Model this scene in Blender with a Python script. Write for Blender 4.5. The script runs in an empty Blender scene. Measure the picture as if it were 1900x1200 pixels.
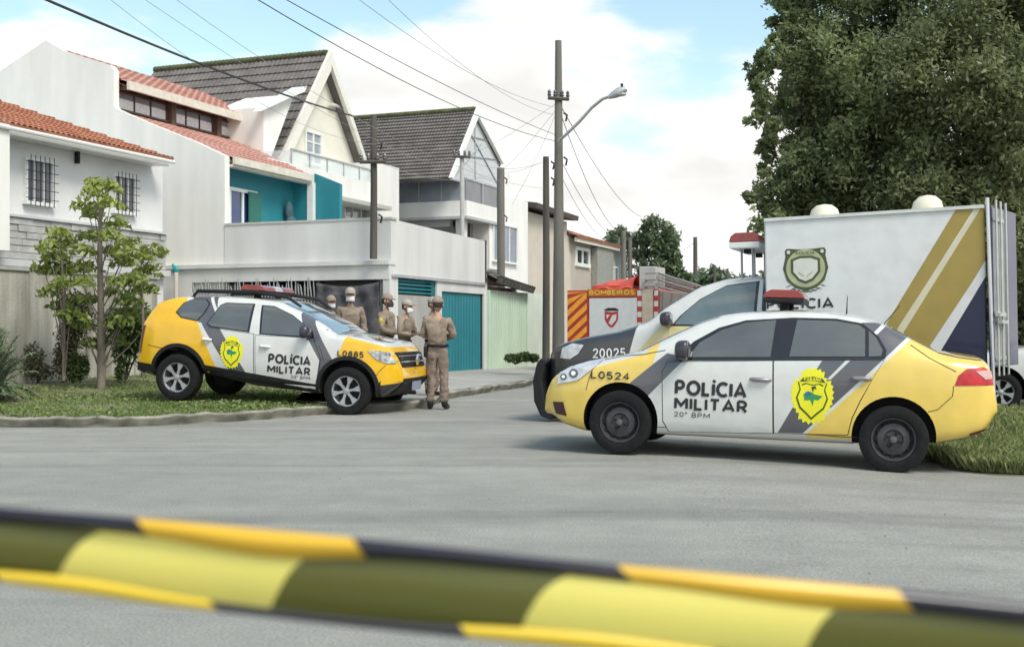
import bpy, bmesh, math, random
import numpy as np
from mathutils import Vector, Matrix
from mathutils.bvhtree import BVHTree
from mathutils.geometry import tessellate_polygon
R = math.radians
random.seed(7); rng = np.random.default_rng(7)
SC = bpy.context.scene
COL = SC.collection

# ------------------------------------------------------------ camera, sky, sun, exposure
FPX, CAMZ, HOR = 2200.0, 1.2, 615.0          # focal length in photo pixels, eye height, horizon row
cd = bpy.data.cameras.new('camera'); cam = bpy.data.objects.new('camera', cd); COL.objects.link(cam)
cam.location = (0, 0, CAMZ); cam.rotation_euler = (R(90), 0, 0)
cd.sensor_fit = 'HORIZONTAL'; cd.sensor_width = 36; cd.lens = 36*FPX/1900
cd.shift_y = (HOR-600)/1900; cd.clip_end = 3000; cd.clip_start = .05
cd.dof.use_dof = True; cd.dof.focus_distance = 15.0; cd.dof.aperture_fstop = 3.2
SC.camera = cam

SUN_EL, SUN_AZ = R(50), R(140)               # azimuth the light comes from, measured from +Y clockwise
w = bpy.data.worlds.new('World'); SC.world = w; w.use_nodes = True
nt = w.node_tree; nt.nodes.clear()
N = nt.nodes.new; L = nt.links.new
out = N('ShaderNodeOutputWorld'); bg = N('ShaderNodeBackground'); bg.inputs[1].default_value = .10
sky = N('ShaderNodeTexSky'); sky.sky_type = 'NISHITA'; sky.sun_disc = False
sky.sun_elevation = SUN_EL; sky.sun_rotation = SUN_AZ; sky.air_density = 1.0; sky.dust_density = 1.5
tc = N('ShaderNodeTexCoord'); mp = N('ShaderNodeMapping'); mp.inputs['Scale'].default_value = (3.2, 3.2, 8.5)
mp.inputs['Location'].default_value = (2.35, .9, .15)
ns = N('ShaderNodeTexNoise'); ns.inputs['Scale'].default_value = 1.55; ns.inputs['Detail'].default_value = 8; ns.inputs['Roughness'].default_value = .52
sep = N('ShaderNodeSeparateXYZ')
m1 = N('ShaderNodeMath'); m1.operation = 'MULTIPLY_ADD'; m1.inputs[1].default_value = -2.3; m1.inputs[2].default_value = .575   # lower sky is fuller of cloud
mx_ = N('ShaderNodeMath'); mx_.operation = 'MAXIMUM'; mx_.inputs[1].default_value = -.02
m2 = N('ShaderNodeMath'); m2.operation = 'ADD'
rp = N('ShaderNodeMapRange'); rp.inputs[1].default_value = .50; rp.inputs[2].default_value = .66; rp.interpolation_type = 'SMOOTHSTEP'
ns2 = N('ShaderNodeTexNoise'); ns2.inputs['Scale'].default_value = 2.0; ns2.inputs['Detail'].default_value = 4
cr = N('ShaderNodeMapRange'); cr.inputs[1].default_value = .35; cr.inputs[2].default_value = .7; cr.inputs[3].default_value = 5.0; cr.inputs[4].default_value = 7.0
cmb = N('ShaderNodeCombineXYZ')
tint = N('ShaderNodeVectorMath'); tint.operation = 'MULTIPLY'; tint.inputs[1].default_value = (1.01, 1.0, .965)
skyg = N('ShaderNodeVectorMath'); skyg.operation = 'MULTIPLY'; skyg.inputs[1].default_value = (1.5, 1.5, 1.22)
mix = N('ShaderNodeMix'); mix.data_type = 'RGBA'
L(tc.outputs['Generated'], mp.inputs[0]); L(mp.outputs[0], ns.inputs['Vector']); L(mp.outputs[0], ns2.inputs['Vector'])
L(tc.outputs['Generated'], sep.inputs[0]); L(sep.outputs[2], m1.inputs[0]); L(m1.outputs[0], mx_.inputs[0])
L(ns.outputs['Fac'], m2.inputs[0]); L(mx_.outputs[0], m2.inputs[1]); L(m2.outputs[0], rp.inputs[0])
L(ns2.outputs['Fac'], cr.inputs[0])
for i in range(3): L(cr.outputs[0], cmb.inputs[i])
L(cmb.outputs[0], tint.inputs[0]); L(sky.outputs[0], skyg.inputs[0])
L(rp.outputs[0], mix.inputs['Factor']); L(skyg.outputs[0], mix.inputs['A']); L(tint.outputs[0], mix.inputs['B'])
L(mix.outputs['Result'], bg.inputs[0]); L(bg.outputs[0], out.inputs[0])

sd = bpy.data.lights.new('sun', 'SUN'); sd.energy = 1.45; sd.angle = R(20); sd.color = (1, .96, .9)
so = bpy.data.objects.new('sun', sd); COL.objects.link(so)
sv = Vector((math.sin(SUN_AZ)*math.cos(SUN_EL), math.cos(SUN_AZ)*math.cos(SUN_EL), math.sin(SUN_EL)))
so.rotation_euler = (-sv).to_track_quat('-Z', 'Y').to_euler(); so.location = (0, 0, 40)
vs = SC.view_settings; vs.view_transform = 'Standard'; vs.look = 'None'; vs.exposure = .88; vs.gamma = 1; vs.use_curve_mapping = False
SC.render.engine = 'CYCLES'
SC.cycles.max_bounces = 6; SC.cycles.transparent_max_bounces = 6
SC.render.filter_size = 1.7

# ------------------------------------------------------------ frames: measure positions off the photograph on real planes
class Frame:
    def __init__(s, o, x, y, z): s.o, s.x, s.y, s.z = [np.array(a, float) for a in (o, x, y, z)]
    def wor(s, p): return s.o + s.x*p[0] + s.y*p[1] + s.z*p[2]
    def loc(s, p): d = np.array(p, float)-s.o; return np.array((d@s.x, d@s.y, d@s.z))
    def ray(s, px, py):
        c = s.loc((0, 0, CAMZ)); d = np.array(((px-950)/FPX, 1, (HOR-py)/FPX)); return c, np.array((d@s.x, d@s.y, d@s.z))
    def yp(s, px, py, v): c, d = s.ray(px, py); k = (v-c[1])/d[1]; p = c+d*k; return (p[0], p[2])
    def xp(s, px, py, v): c, d = s.ray(px, py); k = (v-c[0])/d[0]; p = c+d*k; return (p[1], p[2])
    def sub(s, a, b, c=0): return Frame(s.wor((a, b, c)), s.x, s.y, s.z)
    def matrix(s):
        return Matrix(((s.x[0], s.y[0], s.z[0], s.o[0]), (s.x[1], s.y[1], s.z[1], s.o[1]), (s.x[2], s.y[2], s.z[2], s.o[2]), (0, 0, 0, 1)))
def W(px, py, d): return np.array(((px-950)/FPX*d, d, CAMZ+(HOR-py)/FPX*d))
def flat(x, y, z=0, ang=0): return Frame((x, y, z), (math.cos(ang), math.sin(ang), 0), (-math.sin(ang), math.cos(ang), 0), (0, 0, 1))
WORLD = flat(0, 0)
dx, dy = .3677, .930; _k = math.hypot(dx, dy); dx /= _k; dy /= _k
ROW = Frame((-7.05, 29, 0), (dx, dy, 0), (-dy, dx, 0), (0, 0, 1))      # x along the street of houses, y away from it

# ------------------------------------------------------------ materials
MATS = {}
def nodes(m):
    m.use_nodes = True; t = m.node_tree; t.nodes.clear()
    o = t.nodes.new('ShaderNodeOutputMaterial'); b = t.nodes.new('ShaderNodeBsdfPrincipled'); t.links.new(b.outputs[0], o.inputs[0])
    return t, b, o
def mat(name, c, rough=.6, metal=0., var=.12, scale=6., bump=0., bscale=40., coat=0., spec=.5, streak=0., c2=None, detail=5):
    if name in MATS: return MATS[name]
    m = bpy.data.materials.new(name); MATS[name] = m
    t, b, o = nodes(m); n = t.nodes.new; l = t.links.new
    b.inputs['Roughness'].default_value = rough; b.inputs['Metallic'].default_value = metal
    b.inputs['Coat Weight'].default_value = coat; b.inputs['Coat Roughness'].default_value = .06; b.inputs['Specular IOR Level'].default_value = spec
    tc = n('ShaderNodeTexCoord'); mp = n('ShaderNodeMapping'); l(tc.outputs['Object'], mp.inputs[0])
    if streak: mp.inputs['Scale'].default_value = (1, 1, streak)
    nz = n('ShaderNodeTexNoise'); nz.inputs['Scale'].default_value = scale; nz.inputs['Detail'].default_value = detail; l(mp.outputs[0], nz.inputs['Vector'])
    mr = n('ShaderNodeMapRange'); mr.inputs[1].default_value = .3; mr.inputs[2].default_value = .72; l(nz.outputs['Fac'], mr.inputs[0])
    mx = n('ShaderNodeMix'); mx.data_type = 'RGBA'; l(mr.outputs[0], mx.inputs['Factor'])
    a = tuple(min(1, v*(1-var)) for v in c); d = tuple(min(1, v*(1+var)) for v in c)
    if c2: a, d = c, c2
    mx.inputs['A'].default_value = (*a, 1); mx.inputs['B'].default_value = (*d, 1); l(mx.outputs['Result'], b.inputs['Base Color'])
    if bump:
        n2 = n('ShaderNodeTexNoise'); n2.inputs['Scale'].default_value = bscale; n2.inputs['Detail'].default_value = 4; l(tc.outputs['Object'], n2.inputs['Vector'])
        bp = n('ShaderNodeBump'); bp.inputs['Strength'].default_value = bump; bp.inputs['Distance'].default_value = .02; l(n2.outputs['Fac'], bp.inputs['Height']); l(bp.outputs[0], b.inputs['Normal'])
    return m
def half_planes(poly):
    a = 0
    for i in range(len(poly)):
        x0, z0 = poly[i]; x1, z1 = poly[(i+1) % len(poly)]; a += x0*z1-x1*z0
    if a < 0: poly = poly[::-1]
    hp = []
    for i in range(len(poly)):
        x0, z0 = poly[i]; x1, z1 = poly[(i+1) % len(poly)]; nx, nz = -(z1-z0), (x1-x0); k = math.hypot(nx, nz) or 1
        hp.append((nx/k, nz/k, (nx*x0+nz*z0)/k))
    return hp
def livery(name, base, layers, rough=.28, coat=1.0, plane='xz', dirt=.06):
    """paint scheme: layers of (colour, convex polygon in the vehicle's side view)"""
    m = bpy.data.materials.new(name); t, b, o = nodes(m); n = t.nodes.new; l = t.links.new
    b.inputs['Roughness'].default_value = rough; b.inputs['Coat Weight'].default_value = coat; b.inputs['Coat Roughness'].default_value = .05
    tc = n('ShaderNodeTexCoord'); cur = None
    for col, poly in layers:
        prod = None
        for (a, c, d) in half_planes(list(poly)):
            dt = n('ShaderNodeVectorMath'); dt.operation = 'DOT_PRODUCT'; dt.inputs[1].default_value = (a, 0, c) if plane == 'xz' else (0, a, c); l(tc.outputs['Object'], dt.inputs[0])
            g = n('ShaderNodeMapRange'); g.inputs[1].default_value = d-.002; g.inputs[2].default_value = d+.002; l(dt.outputs['Value'], g.inputs[0])
            if prod is None: prod = g.outputs[0]
            else:
                q = n('ShaderNodeMath'); q.operation = 'MULTIPLY'; l(prod, q.inputs[0]); l(g.outputs[0], q.inputs[1]); prod = q.outputs[0]
        mx = n('ShaderNodeMix'); mx.data_type = 'RGBA'; l(prod, mx.inputs['Factor'])
        if cur is None: mx.inputs['A'].default_value = (*base, 1)
        else: l(cur, mx.inputs['A'])
        mx.inputs['B'].default_value = (*col, 1); cur = mx.outputs['Result']
    nz = n('ShaderNodeTexNoise'); nz.inputs['Scale'].default_value = 5; nz.inputs['Detail'].default_value = 6; l(tc.outputs['Object'], nz.inputs['Vector'])
    mr = n('ShaderNodeMapRange'); mr.inputs[3].default_value = 1-dirt*2; mr.inputs[4].default_value = 1; mr.inputs[1].default_value = .25; mr.inputs[2].default_value = .6; l(nz.outputs['Fac'], mr.inputs[0])
    mm = n('ShaderNodeVectorMath'); mm.operation = 'SCALE'; l(cur, mm.inputs[0]); l(mr.outputs[0], mm.inputs['Scale']); l(mm.outputs[0], b.inputs['Base Color'])
    return m
def leafmat(name, c1, c2, rough=.5, trans=.3):
    if name in MATS: return MATS[name]
    m = bpy.data.materials.new(name); MATS[name] = m; t, b, o = nodes(m); n = t.nodes.new; l = t.links.new
    at = n('ShaderNodeAttribute'); at.attribute_name = 'tone'
    mx = n('ShaderNodeMix'); mx.data_type = 'RGBA'; l(at.outputs['Fac'], mx.inputs['Factor']); mx.inputs['A'].default_value = (*c1, 1); mx.inputs['B'].default_value = (*c2, 1)
    l(mx.outputs['Result'], b.inputs['Base Color']); b.inputs['Roughness'].default_value = rough
    tr = n('ShaderNodeBsdfTranslucent'); l(mx.outputs['Result'], tr.inputs[0]); ms = n('ShaderNodeMixShader'); ms.inputs[0].default_value = trans
    l(b.outputs[0], ms.inputs[1]); l(tr.outputs[0], ms.inputs[2]); l(ms.outputs[0], o.inputs[0])
    return m

# ------------------------------------------------------------ mesh builder
class MB:
    def __init__(s): s.v = []; s.f = []; s.m = []
    def add(s, vs, fs, m=0):
        k = len(s.v); s.v += [tuple(map(float, p)) for p in vs]; s.f += [tuple(i+k for i in f) for f in fs]; s.m += [m]*len(fs); return s
    def box(s, x0, x1, y0, y1, z0, z1, m=0):
        return s.add([(x0,y0,z0),(x1,y0,z0),(x1,y1,z0),(x0,y1,z0),(x0,y0,z1),(x1,y0,z1),(x1,y1,z1),(x0,y1,z1)],
                     [(0,3,2,1),(4,5,6,7),(0,1,5,4),(1,2,6,5),(2,3,7,6),(3,0,4,7)], m)
    def prism(s, poly, axis, c0, c1, m=0):
        """polygon in the two other axes (x: (y,z), y: (x,z), z: (x,y)) extruded c0..c1"""
        f = {'x': lambda a, b, c: (c, a, b), 'y': lambda a, b, c: (a, c, b), 'z': lambda a, b, c: (a, b, c)}[axis]
        n = len(poly)
        tris = tessellate_polygon([[Vector((a, b, 0)) for a, b in poly]])
        vs = [f(a, b, c0) for a, b in poly]+[f(a, b, c1) for a, b in poly]
        fs = [tuple(t) for t in tris]+[tuple(i+n for i in t[::-1]) for t in tris]+[(i, (i+1) % n, (i+1) % n+n, i+n) for i in range(n)]
        return s.add(vs, fs, m)
    def slab(s, q, thick, m=0):
        """quad q (4 points) thickened along its normal"""
        q = [np.array(p, float) for p in q]; nn = np.cross(q[1]-q[0], q[3]-q[0]); nn /= np.linalg.norm(nn)
        return s.add(q+[p+nn*thick for p in q], [(3,2,1,0),(4,5,6,7),(0,1,5,4),(1,2,6,5),(2,3,7,6),(3,0,4,7)], m)
    def tube(s, pts, r, seg=8, m=0, cap=True):
        pts = [np.array(p, float) for p in pts]; n = len(pts); rs = r if isinstance(r, (list, tuple, np.ndarray)) else [r]*n
        up = None; vs = []; fs = []
        for i, p in enumerate(pts):
            t = pts[min(i+1, n-1)]-pts[max(i-1, 0)]; t = t/(np.linalg.norm(t)+1e-9)
            if up is None:
                up = np.array((0, 0, 1.)) if abs(t[2]) < .9 else np.array((1., 0, 0))
            a = np.cross(up, t); a /= np.linalg.norm(a)+1e-9; b = np.cross(t, a); up = b
            for k in range(seg):
                an = 2*math.pi*k/seg; vs.append(p+(a*math.cos(an)+b*math.sin(an))*rs[i])
        for i in range(n-1):
            for k in range(seg):
                k2 = (k+1) % seg; fs.append((i*seg+k, i*seg+k2, (i+1)*seg+k2, (i+1)*seg+k))
        if cap: fs += [tuple(range(seg))[::-1], tuple((n-1)*seg+k for k in range(seg))]
        return s.add(vs, fs, m)
    def lathe(s, prof, c=(0, 0, 0), axis='z', seg=24, m=0, cap=True):
        """profile of (radius, height) turned about an axis through c"""
        vs = []; fs = []; n = len(prof)
        for (r, h) in prof:
            for k in range(seg):
                a = 2*math.pi*k/seg; p = (r*math.cos(a), r*math.sin(a), h)
                if axis == 'y': p = (p[0], p[2], -p[1]) if True else p
                if axis == 'x': p = (p[2], p[0], p[1])
                vs.append((p[0]+c[0], p[1]+c[1], p[2]+c[2]))
        for i in range(n-1):
            for k in range(seg):
                k2 = (k+1) % seg; fs.append((i*seg+k, i*seg+k2, (i+1)*seg+k2, (i+1)*seg+k))
        if cap is True or prof[0][0] < .03: fs += [tuple(range(seg))[::-1]]
        if cap is True or prof[-1][0] < .03: fs += [tuple((n-1)*seg+k for k in range(seg))]
        return s.add(vs, fs, m)
    def ell(s, c, r, seg=16, rings=10, m=0, fn=None):
        vs = []; fs = []
        for i in range(rings+1):
            th = math.pi*i/rings
            for k in range(seg):
                a = 2*math.pi*k/seg; p = [math.sin(th)*math.cos(a), math.sin(th)*math.sin(a), math.cos(th)]
                if fn: p = fn(p)
                vs.append((c[0]+r[0]*p[0], c[1]+r[1]*p[1], c[2]+r[2]*p[2]))
        for i in range(rings):
            for k in range(seg):
                k2 = (k+1) % seg; fs.append((i*seg+k, (i+1)*seg+k, (i+1)*seg+k2, i*seg+k2))
        return s.add(vs, fs, m)
    def grid(s, rows, m=0):
        nr, nc = len(rows), len(rows[0]); vs = [p for r in rows for p in r]
        return s.add(vs, [(i*nc+j, i*nc+j+1, (i+1)*nc+j+1, (i+1)*nc+j) for i in range(nr-1) for j in range(nc-1)], m)
    def build(s, name, mats, parent=None, smooth=None, bevel=0):
        me = bpy.data.meshes.new(name); me.from_pydata(s.v, [], s.f)
        if not isinstance(mats, (list, tuple)): mats = [mats]
        for k in mats: me.materials.append(k)
        me.polygons.foreach_set('material_index', s.m)
        me.validate(); bm = bmesh.new(); bm.from_mesh(me); bmesh.ops.recalc_face_normals(bm, faces=bm.faces); bm.to_mesh(me); bm.free()
        if smooth:
            me.polygons.foreach_set('use_smooth', [True]*len(me.polygons)); me.set_sharp_from_angle(angle=R(smooth))
        o = bpy.data.objects.new(name, me); COL.objects.link(o)
        if parent: o.parent = parent
        if bevel:
            b = o.modifiers.new('bevel', 'BEVEL'); b.width = bevel; b.segments = 2; b.limit_method = 'ANGLE'
        return o
def tag(o, label=None, cat=None, group=None, kind=None):
    if label: o['label'] = label
    if cat: o['category'] = cat
    if group: o['group'] = group
    if kind: o['kind'] = kind
    return o
def thing(name, frame, label, cat, group=None):
    e = bpy.data.objects.new(name, None); COL.objects.link(e); e.matrix_world = frame.matrix(); e.empty_display_size = .2
    return tag(e, label, cat, group)
def place(o, frame): o.matrix_world = frame.matrix(); return o

# common materials
white_wall = mat('white_plaster', (.72, .715, .69), .85, var=.08, scale=2.2, streak=.22, detail=9, bump=.25, bscale=30)
cream_wall = mat('cream_plaster', (.76, .75, .71), .85, var=.08, scale=2.0, streak=.22, detail=9, bump=.25, bscale=30)
grey_wall = mat('grey_plaster', (.50, .51, .51), .85, var=.08, scale=2, bump=.2)
dark = mat('dark_void', (.012, .012, .014), .7)
black_plastic = mat('black_plastic', (.012, .012, .014), .6, var=.3, spec=.35)
glossy_black = mat('glossy_black', (.012, .012, .014), .15, coat=.5)
rubber = mat('rubber', (.012, .012, .013), .85, var=.3, scale=20, spec=.25)
silver = mat('silver_metal', (.62, .63, .65), .28, metal=.85, var=.06)
steel = mat('painted_steel', (.45, .46, .47), .45, metal=.4)
white_paint = mat('white_paint', (.74, .75, .73), .4, coat=.3, var=.04)
teal = mat('teal_paint', (.018, .20, .245), .6, var=.07, scale=2)
teal_dark = mat('dark_teal_paint', (.014, .13, .155), .65, var=.1, scale=2)
brown = mat('dark_timber', (.10, .06, .04), .7, var=.3, scale=8)
wood_pole = mat('weathered_pole', (.085, .077, .066), .85, var=.3, scale=5, streak=.15, bump=.4)
conc_pole = mat('concrete_pole', (.15, .142, .125), .85, var=.2, scale=3, streak=.2, bump=.3)
def glassmat(name, c=(.02, .025, .03), rough=.04):
    return mat(name, c, rough, var=.25, scale=1.2, coat=.35, spec=.7)
car_glass = mat('car_glass', (.085, .092, .09), .07, var=.3, scale=1.2, coat=1.0, spec=.9); house_glass = glassmat('house_glass', (.10, .13, .16), .08)
# ------------------------------------------------------------ ground
def sstep(a, b, x): t = min(1, max(0, (x-a)/(b-a))); return t*t*(3-2*t)
def gz(x, y): return -.12*sstep(1, 5, x)*sstep(40, 20, y)
def road_material():
    m = bpy.data.materials.new('asphalt'); t, b, o = nodes(m); n = t.nodes.new; l = t.links.new
    tc = n('ShaderNodeTexCoord')
    def noise(sc, det=6, ro=.6, sx=1, sy=1, rot=0):
        mp = n('ShaderNodeMapping'); mp.inputs['Scale'].default_value = (sx, sy, 1); mp.inputs['Rotation'].default_value = (0, 0, rot); l(tc.outputs['Object'], mp.inputs[0])
        q = n('ShaderNodeTexNoise'); q.inputs['Scale'].default_value = sc; q.inputs['Detail'].default_value = det; q.inputs['Roughness'].default_value = ro; l(mp.outputs[0], q.inputs['Vector']); return q.outputs['Fac']
    def rng_(v, a, c, p, q):
        r = n('ShaderNodeMapRange'); r.inputs[1].default_value = a; r.inputs[2].default_value = c; r.inputs[3].default_value = p; r.inputs[4].default_value = q; l(v, r.inputs[0]); return r.outputs[0]
    def mul(a, c):
        q = n('ShaderNodeMath'); q.operation = 'MULTIPLY'; l(a, q.inputs[0]); l(c, q.inputs[1]); return q.outputs[0]
    big = rng_(noise(.35, 7, .65, .5, 1.6, R(12)), .3, .7, .80, 1.12)
    mid = rng_(noise(2.2, 8, .7), .3, .7, .86, 1.08)
    fine = rng_(noise(70, 4, .8), .3, .7, .5, 1.46)
    band = rng_(noise(.9, 4, .5, .12, 1.9, R(-14)), .52, .70, 1.0, .74)     # long worn tyre paths
    vo = n('ShaderNodeTexVoronoi'); vo.feature = 'DISTANCE_TO_EDGE'; vo.inputs['Scale'].default_value = .42; vo.inputs['Randomness'].default_value = 1
    wp = n('ShaderNodeMapping'); l(tc.outputs['Object'], wp.inputs[0]); nn = n('ShaderNodeTexNoise'); nn.inputs['Scale'].default_value = 2.5; nn.inputs['Detail'].default_value = 6; l(tc.outputs['Object'], nn.inputs['Vector'])
    ad = n('ShaderNodeVectorMath'); ad.operation = 'MULTIPLY_ADD'; ad.inputs[1].default_value = (.7, .7, .7); l(nn.outputs['Color'], ad.inputs[0]); l(wp.outputs[0], ad.inputs[2]); l(ad.outputs[0], vo.inputs['Vector'])
    crk = mul(rng_(vo.outputs['Distance'], .0, .012, .97, 1.0), rng_(noise(.5, 3), .3, .5, 1, 1))
    v3 = n('ShaderNodeTexVoronoi'); v3.inputs['Scale'].default_value = 9; l(tc.outputs['Object'], v3.inputs['Vector'])
    speck = rng_(v3.outputs['Distance'], .03, .07, .45, 1.0)
    f = mul(mul(mul(big, mid), mul(fine, band)), mul(crk, speck))
    sc = n('ShaderNodeVectorMath'); sc.operation = 'SCALE'; sc.inputs[0].default_value = (.30, .30, .272); l(f, sc.inputs['Scale']); l(sc.outputs[0], b.inputs['Base Color'])
    b.inputs['Roughness'].default_value = .82; bp = n('ShaderNodeBump'); bp.inputs['Strength'].default_value = .5; bp.inputs['Distance'].default_value = .006; l(fine, bp.inputs['Height']); l(bp.outputs[0], b.inputs['Normal'])
    return m
asphalt = road_material()
# one sheet to the horizon, finer near the camera
xs = np.concatenate([np.linspace(-1500, -40, 12), np.linspace(-30, 30, 121), np.linspace(40, 1500, 12)])
ys = np.concatenate([np.linspace(-60, -2, 6), np.linspace(-1, 60, 123), np.linspace(70, 2500, 20)])
g = MB(); g.grid([[(x, y, gz(x, y)) for x in xs] for y in ys]); tag(g.build('road', asphalt, smooth=60), kind='structure')

# verge on the left: kerb line and wall line
kerb = [W(-700, 800, 14.0), W(-300, 800, 14.4), W(0, 793, 14.83), W(200, 793, 14.83), W(350, 787, 15.35), W(500, 778, 16.2), W(620, 768, 17.25), W(720, 764, 17.9), W(790, 757, 18.6), W(840, 740, 21.1), W(905, 729, 23.2), W(975, 718, 25.6), W(1025, 706, 29), W(1180, 681, 40), W(1340, 655, 66)]
kerb = [np.array((p[0], p[1], gz(p[0], p[1]))) for p in kerb]
def catmull(P, n=8):
    P = [np.array(p, float) for p in P]; P = [2*P[0]-P[1]]+P+[2*P[-1]-P[-2]]; o = []
    for i in range(1, len(P)-2):
        for k in range(n):
            t = k/n; o.append(.5*((2*P[i])+(-P[i-1]+P[i+1])*t+(2*P[i-1]-5*P[i]+4*P[i+1]-P[i+2])*t*t+(-P[i-1]+3*P[i]-3*P[i+1]+P[i+2])*t**3))
    o.append(P[-2]); return o
def nrm2(P, i):
    a, b = P[max(i-1, 0)], P[min(i+1, len(P)-1)]; t = (b-a)[:2]; t = t/np.linalg.norm(t); return np.array((-t[1], t[0], 0))
KC = catmull(kerb, 8); KN = [nrm2(KC, i) for i in range(len(KC))]
conc = mat('kerb_concrete', (.12, .12, .09), .9, c2=(.36, .34, .29), scale=4, detail=9, bump=.5, bscale=25)
soil = mat('lawn_soil', (.11, .12, .055), .95, scale=1.8, c2=(.22, .20, .12), bump=.6, bscale=30, detail=8)
pave = mat('pavement_concrete', (.33, .325, .30), .9, var=.16, scale=1.2, bump=.3, bscale=30, detail=8)
k = MB(); rows = []
prof = [(.07, -.05), (.06, .03), (.012, .075), (0, .11), (.03, .132), (.13, .135), (.15, .12)]
for i, p in enumerate(KC):
    wob = .016*math.sin(i*1.7)+.014*math.sin(i*.63)+.01*math.sin(i*3.9)
    rows.append([tuple(p+KN[i]*(a+wob*(b > 0))+np.array((0, 0, b+wob*.5))) for a, b in prof])
k.grid(rows); tag(k.build('kerb', conc, smooth=50), kind='structure')
FRONT0 = ROW.wor((-20, -1, 0))
def verge_z(x, y, u): return .125+.17*sstep(0, .8, u)+.02*math.sin(x*1.3)*math.sin(y*1.1)*min(1, u*4)
def lawn_pt(i, u):
    a = KC[i]+KN[i]*.14; far = 14.0; p = a+(np.array((0, 1, 0))*far*u if i < 44 else KN[i]*far*u)
    if i < 44: p = a+np.array((-.12, .99, 0))*far*u
    return (p[0], p[1], verge_z(p[0], p[1], u)+gz(p[0], p[1]))
SPL = 50
lw = MB(); lw.grid([[lawn_pt(i, u) for u in np.linspace(0, 1, 30)] for i in range(0, SPL+1)]); tag(lw.build('lawn', soil, smooth=60), kind='structure')
def pave_pt(i, u):
    a = KC[i]+KN[i]*.14; k_ = sstep(SPL, SPL+26, i); d_ = np.array((-.12, .99, 0))*(1-k_)+KN[i]*k_; p = a+d_/np.linalg.norm(d_)*(13-4*k_)*u; return (p[0], p[1], .128+.10*sstep(0, .6, u))
pv = MB(); pv.grid([[pave_pt(i, u) for u in np.linspace(0, 1, 20)] for i in range(SPL, len(KC))]); tag(pv.build('pavement', pave, smooth=60), kind='structure')

def leaf_cloud(P, Nrm, size, aspect=.45, tone=None, name='crown', m=None, parent=None, curl=.15):
    """P (n,3) leaf centres, Nrm (n,3) leaf facing; each leaf a folded rhombus"""
    n = len(P); P = np.array(P); Nrm = Nrm/np.linalg.norm(Nrm, axis=1, keepdims=True)
    r = rng.normal(size=(n, 3)); a = np.cross(Nrm, r); a /= np.linalg.norm(a, axis=1, keepdims=True); b = np.cross(Nrm, a)
    s = (size*(.65+.7*rng.random(n)))[:, None] if np.isscalar(size) else size[:, None]
    v = np.stack([P-a*s*.5, P+b*s*aspect*.5+Nrm*s*curl*.3, P+a*s*.5-Nrm*s*curl, P-b*s*aspect*.5+Nrm*s*curl*.3], 1).reshape(-1, 3)
    me = bpy.data.meshes.new(name); me.vertices.add(4*n); me.vertices.foreach_set('co', v.ravel())
    me.loops.add(4*n); me.loops.foreach_set('vertex_index', np.arange(4*n)); me.polygons.add(n); me.polygons.foreach_set('loop_start', np.arange(0, 4*n, 4)); me.polygons.foreach_set('loop_total', [4]*n)
    me.update(); t = me.attributes.new('tone', 'FLOAT', 'FACE'); t.data.foreach_set('value', (rng.random(n) if tone is None else tone).astype(np.float32))
    me.materials.append(m); o = bpy.data.objects.new(name, me); COL.objects.link(o)
    if parent: o.parent = parent
    return o
def blades(P, h, w, lean, name, m, parent=None):
    n = len(P); P = np.array(P); an = rng.random(n)*2*math.pi; a = np.stack([np.cos(an), np.sin(an), 0*an], 1)
    la = rng.random(n)*2*math.pi; d = np.stack([np.cos(la), np.sin(la), 0*la], 1)*(lean*rng.random(n))[:, None]
    hh = (h*(.5+rng.random(n)))[:, None]; up = np.array((0, 0, 1.))
    v = np.stack([P-a*w/2, P+a*w/2, P+a*w*.3+d*.4*hh+up*hh*.6, P+d*hh+up*hh*(1-.35*lean)], 1).reshape(-1, 3)
    me = bpy.data.meshes.new(name); me.vertices.add(4*n); me.vertices.foreach_set('co', v.ravel())
    me.loops.add(4*n); me.loops.foreach_set('vertex_index', np.arange(4*n)); me.polygons.add(n); me.polygons.foreach_set('loop_start', np.arange(0, 4*n, 4)); me.polygons.foreach_set('loop_total', [4]*n)
    me.update(); t = me.attributes.new('tone', 'FLOAT', 'FACE'); t.data.foreach_set('value', rng.random(n).astype(np.float32)); me.materials.append(m)
    o = bpy.data.objects.new(name, me); COL.objects.link(o)
    if parent: o.parent = parent
    return o
grassm = leafmat('grass_blades', (.09, .16, .035), (.25, .31, .11), .7, .3)
P = []
while len(P) < 42000:
    i = random.uniform(4, SPL-1); u = random.random()**1.3; i0 = int(i); a = np.array(lawn_pt(i0, u)); b = np.array(lawn_pt(i0+1, u)); p = a+(b-a)*(i-i0)
    bare = math.sin(p[0]*2.1+p[1])*math.sin(p[0]*.8-p[1]*1.7)
    if bare > .45 and random.random() < .75: continue
    if u < .045 and random.random() < .6: continue
    P.append(p)
for _ in range(9000):
    i = random.uniform(4, SPL-1); i0 = int(i); a = np.array(lawn_pt(i0, random.uniform(-.009, .006))); b = np.array(lawn_pt(i0+1, 0)); P.append(a+(b-a)*(i-i0)) if math.sin(i*3.1)+math.sin(i*7.7) > -.3 else None
tag(blades(P, .035, .022, .8, 'grass', grassm), 'short patchy green grass covering the verge in front of the stained wall', 'grass', kind='stuff')
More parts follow.
